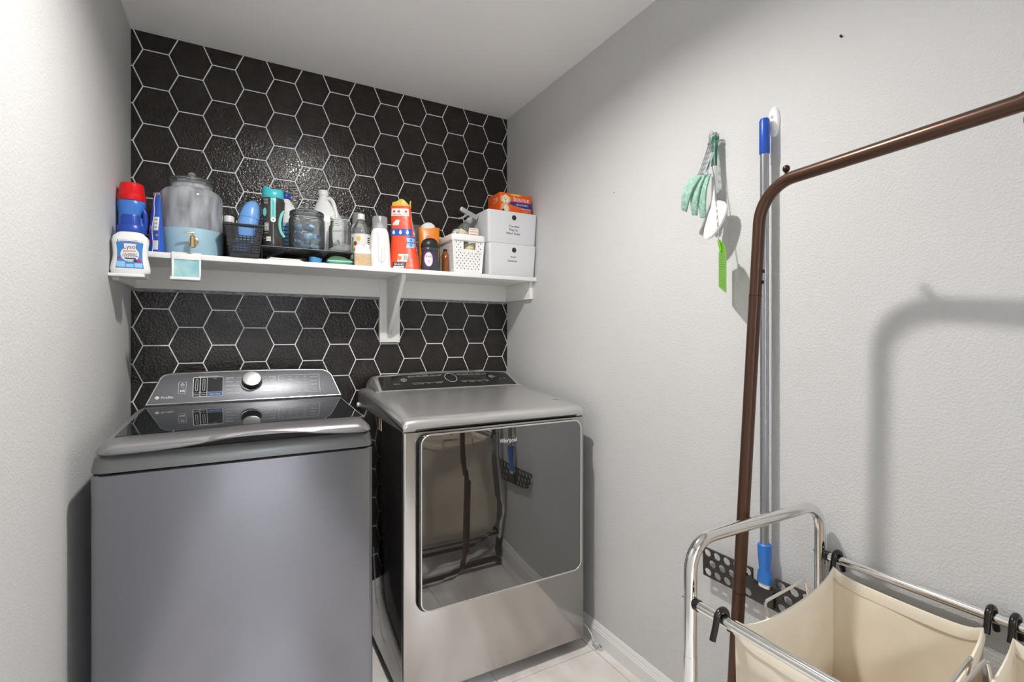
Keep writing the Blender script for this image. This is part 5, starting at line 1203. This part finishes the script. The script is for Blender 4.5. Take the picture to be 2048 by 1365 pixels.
# ---- two white storage boxes and the carton on top
def storage(z, x0, x1, y0, y1, h, label, lines):
    cx_, cy_ = (x0 + x1) / 2, (y0 + y1) / 2
    t_ = thing('storage_box', label, 'storage box', (cx_, cy_, z), group='white storage boxes')
    w_, d_ = x1 - x0, y1 - y0
    body = MB().rings([[(x, y, zz) for x, y in rrect(w_ * k, d_ * k, r_, 6)] for zz, k, r_ in ((0, .935, .012), (.004, .95, .014), (h * .5, .975, .014), (h - .006, 1, .014), (h - .001, 1.0, .014), (h, .992, .013))]).build('body', 'boxwhite', t_, smooth=50)
    F = lambda x, zz, e=.0007: (x, -d_ / 2 * (.95 + .05 * min(1, zz / h)) - e, zz)
    hz = h - .028
    MB().add([F(x, zz, .0009) for x, zz in circ(.004, hz, .0125, 28)], [tuple(range(28))]).build('finger_hole', 'print_dark', t_, smooth=0)
    mb = MB(); ringshape(mb, circ(.004, hz, .0142, 28), circ(.004, hz, .0122, 28), lambda x, zz: F(x, zz, .0012)); mb.build('hole_rim', 'boxwhite', t_, smooth=0)
    lettering('handwriting', lines, lambda x, zz: F(x + .12 * (zz - .08), zz, .0012), 'print_dark', t_)
    return t_
storage(SZ + .0005, 1.026, 1.286, 2.068, 2.360, .150, 'lower white storage box with handwriting and dark finger hole by right wall', [('Iron', .000, .089, .014, 'CENTER', 1.25), ('Steamer', -.002, .070, .014, 'CENTER', 1.15)])
storage(SZ + .1515, 1.0155, 1.2870, 2.060, 2.360, .152, 'upper white storage box with three handwritten lines', [('Candles', .006, .083, .0145, 'CENTER', 1.2), ('Plug ins', .004, .066, .0135, 'CENTER', 1.15), ('Hand Soap', .004, .049, .0145, 'CENTER', 1.2)])
t = thing('dryer_sheet_box', 'orange carton with a dog picture on top of the white boxes', 'carton', (1.178, 2.148, SZ + .3040), .0)
w_, d_, h_ = .087, .064, .094
MB().box((-w_, -d_, 0), (w_, d_, h_)).build('carton', 'orangebox', t, bevel=.0015)
F = lambda x, z, e=.0006: (x, -d_ - e, z)
def flat(name, poly, mat, e=.0006, par=None): mb = MB(); shape(mb, poly, lambda x, z: F(x, z, e)); return mb.build(name, mat, par or t, smooth=0)
flat('blue_band', [(-.050, .055), (.087, .055), (.087, .028), (.040, .030), (-.030, .040)], 'navy')
flat('orange_glow', circ(.0, .088, .030, 20, .004), 'yellowprint', .0005)
lettering('brand_lettering', [('bounce', .030, .069, .031, 'CENTER', .95)], lambda x, z: F(x, z, .0012), 'print_white', t)
lettering('product_lettering', [('MEGASHEETS', .034, .043, .0115)], lambda x, z: F(x, z, .0012), 'print_white', t)
patch('pale_strip', lambda x, z: F(x, z, .0010), .030, .080, .0235, .0275, 'labelpale', t, 2, 1); lettering('count_lettering', [('100 sheets', .055, .014, .006)], lambda x, z: F(x, z, .0012), 'cream', t)
# printed picture of a golden dog: chest, paw, ears, head, muzzle, eyes, nose
dg = flat('dog_chest', [(-.077, .0005), (-.082, .02), (-.076, .04), (-.060, .046), (-.044, .04), (-.036, .02), (-.034, .0005)], 'tan', .0010)
flat('dog_bib', circ(-.055, .018, .013, 18, .018), 'cream', .0012, dg)
flat('dog_ear', circ(-.0775, .062, .0075, 16, .015), 'tan', .0013, dg); flat('dog_ear', circ(-.0365, .062, .0075, 16, .015), 'tan', .0013, dg)
flat('dog_head', circ(-.057, .062, .019, 24, .022), 'cream', .0015, dg); flat('dog_muzzle', circ(-.057, .053, .0105, 20, .010), 'labelwhite', .0018, dg)
flat('dog_nose', circ(-.057, .058, .0042, 12, .0032), 'print_dark', .0021, dg); flat('dog_mouth', [(-.062, .049), (-.052, .049), (-.054, .043), (-.060, .043)], 'fruitred', .0021, dg)
for x in (-.0645, -.0495): flat('dog_eye', circ(x, .067, .0022, 10), 'print_dark', .0019, dg)
flat('dog_paw', circ(-.070, .008, .007, 14, .008), 'print_dark', .0014, dg)
mb = MB(); S_ = lambda x, z: (-w_ - .0006, -x, z)
lettering('side_lettering', [('8', .036, .062, .03), ('mega', .012, .07, .014), ('sheets', .010, .055, .012)], S_, 'print_white', t)
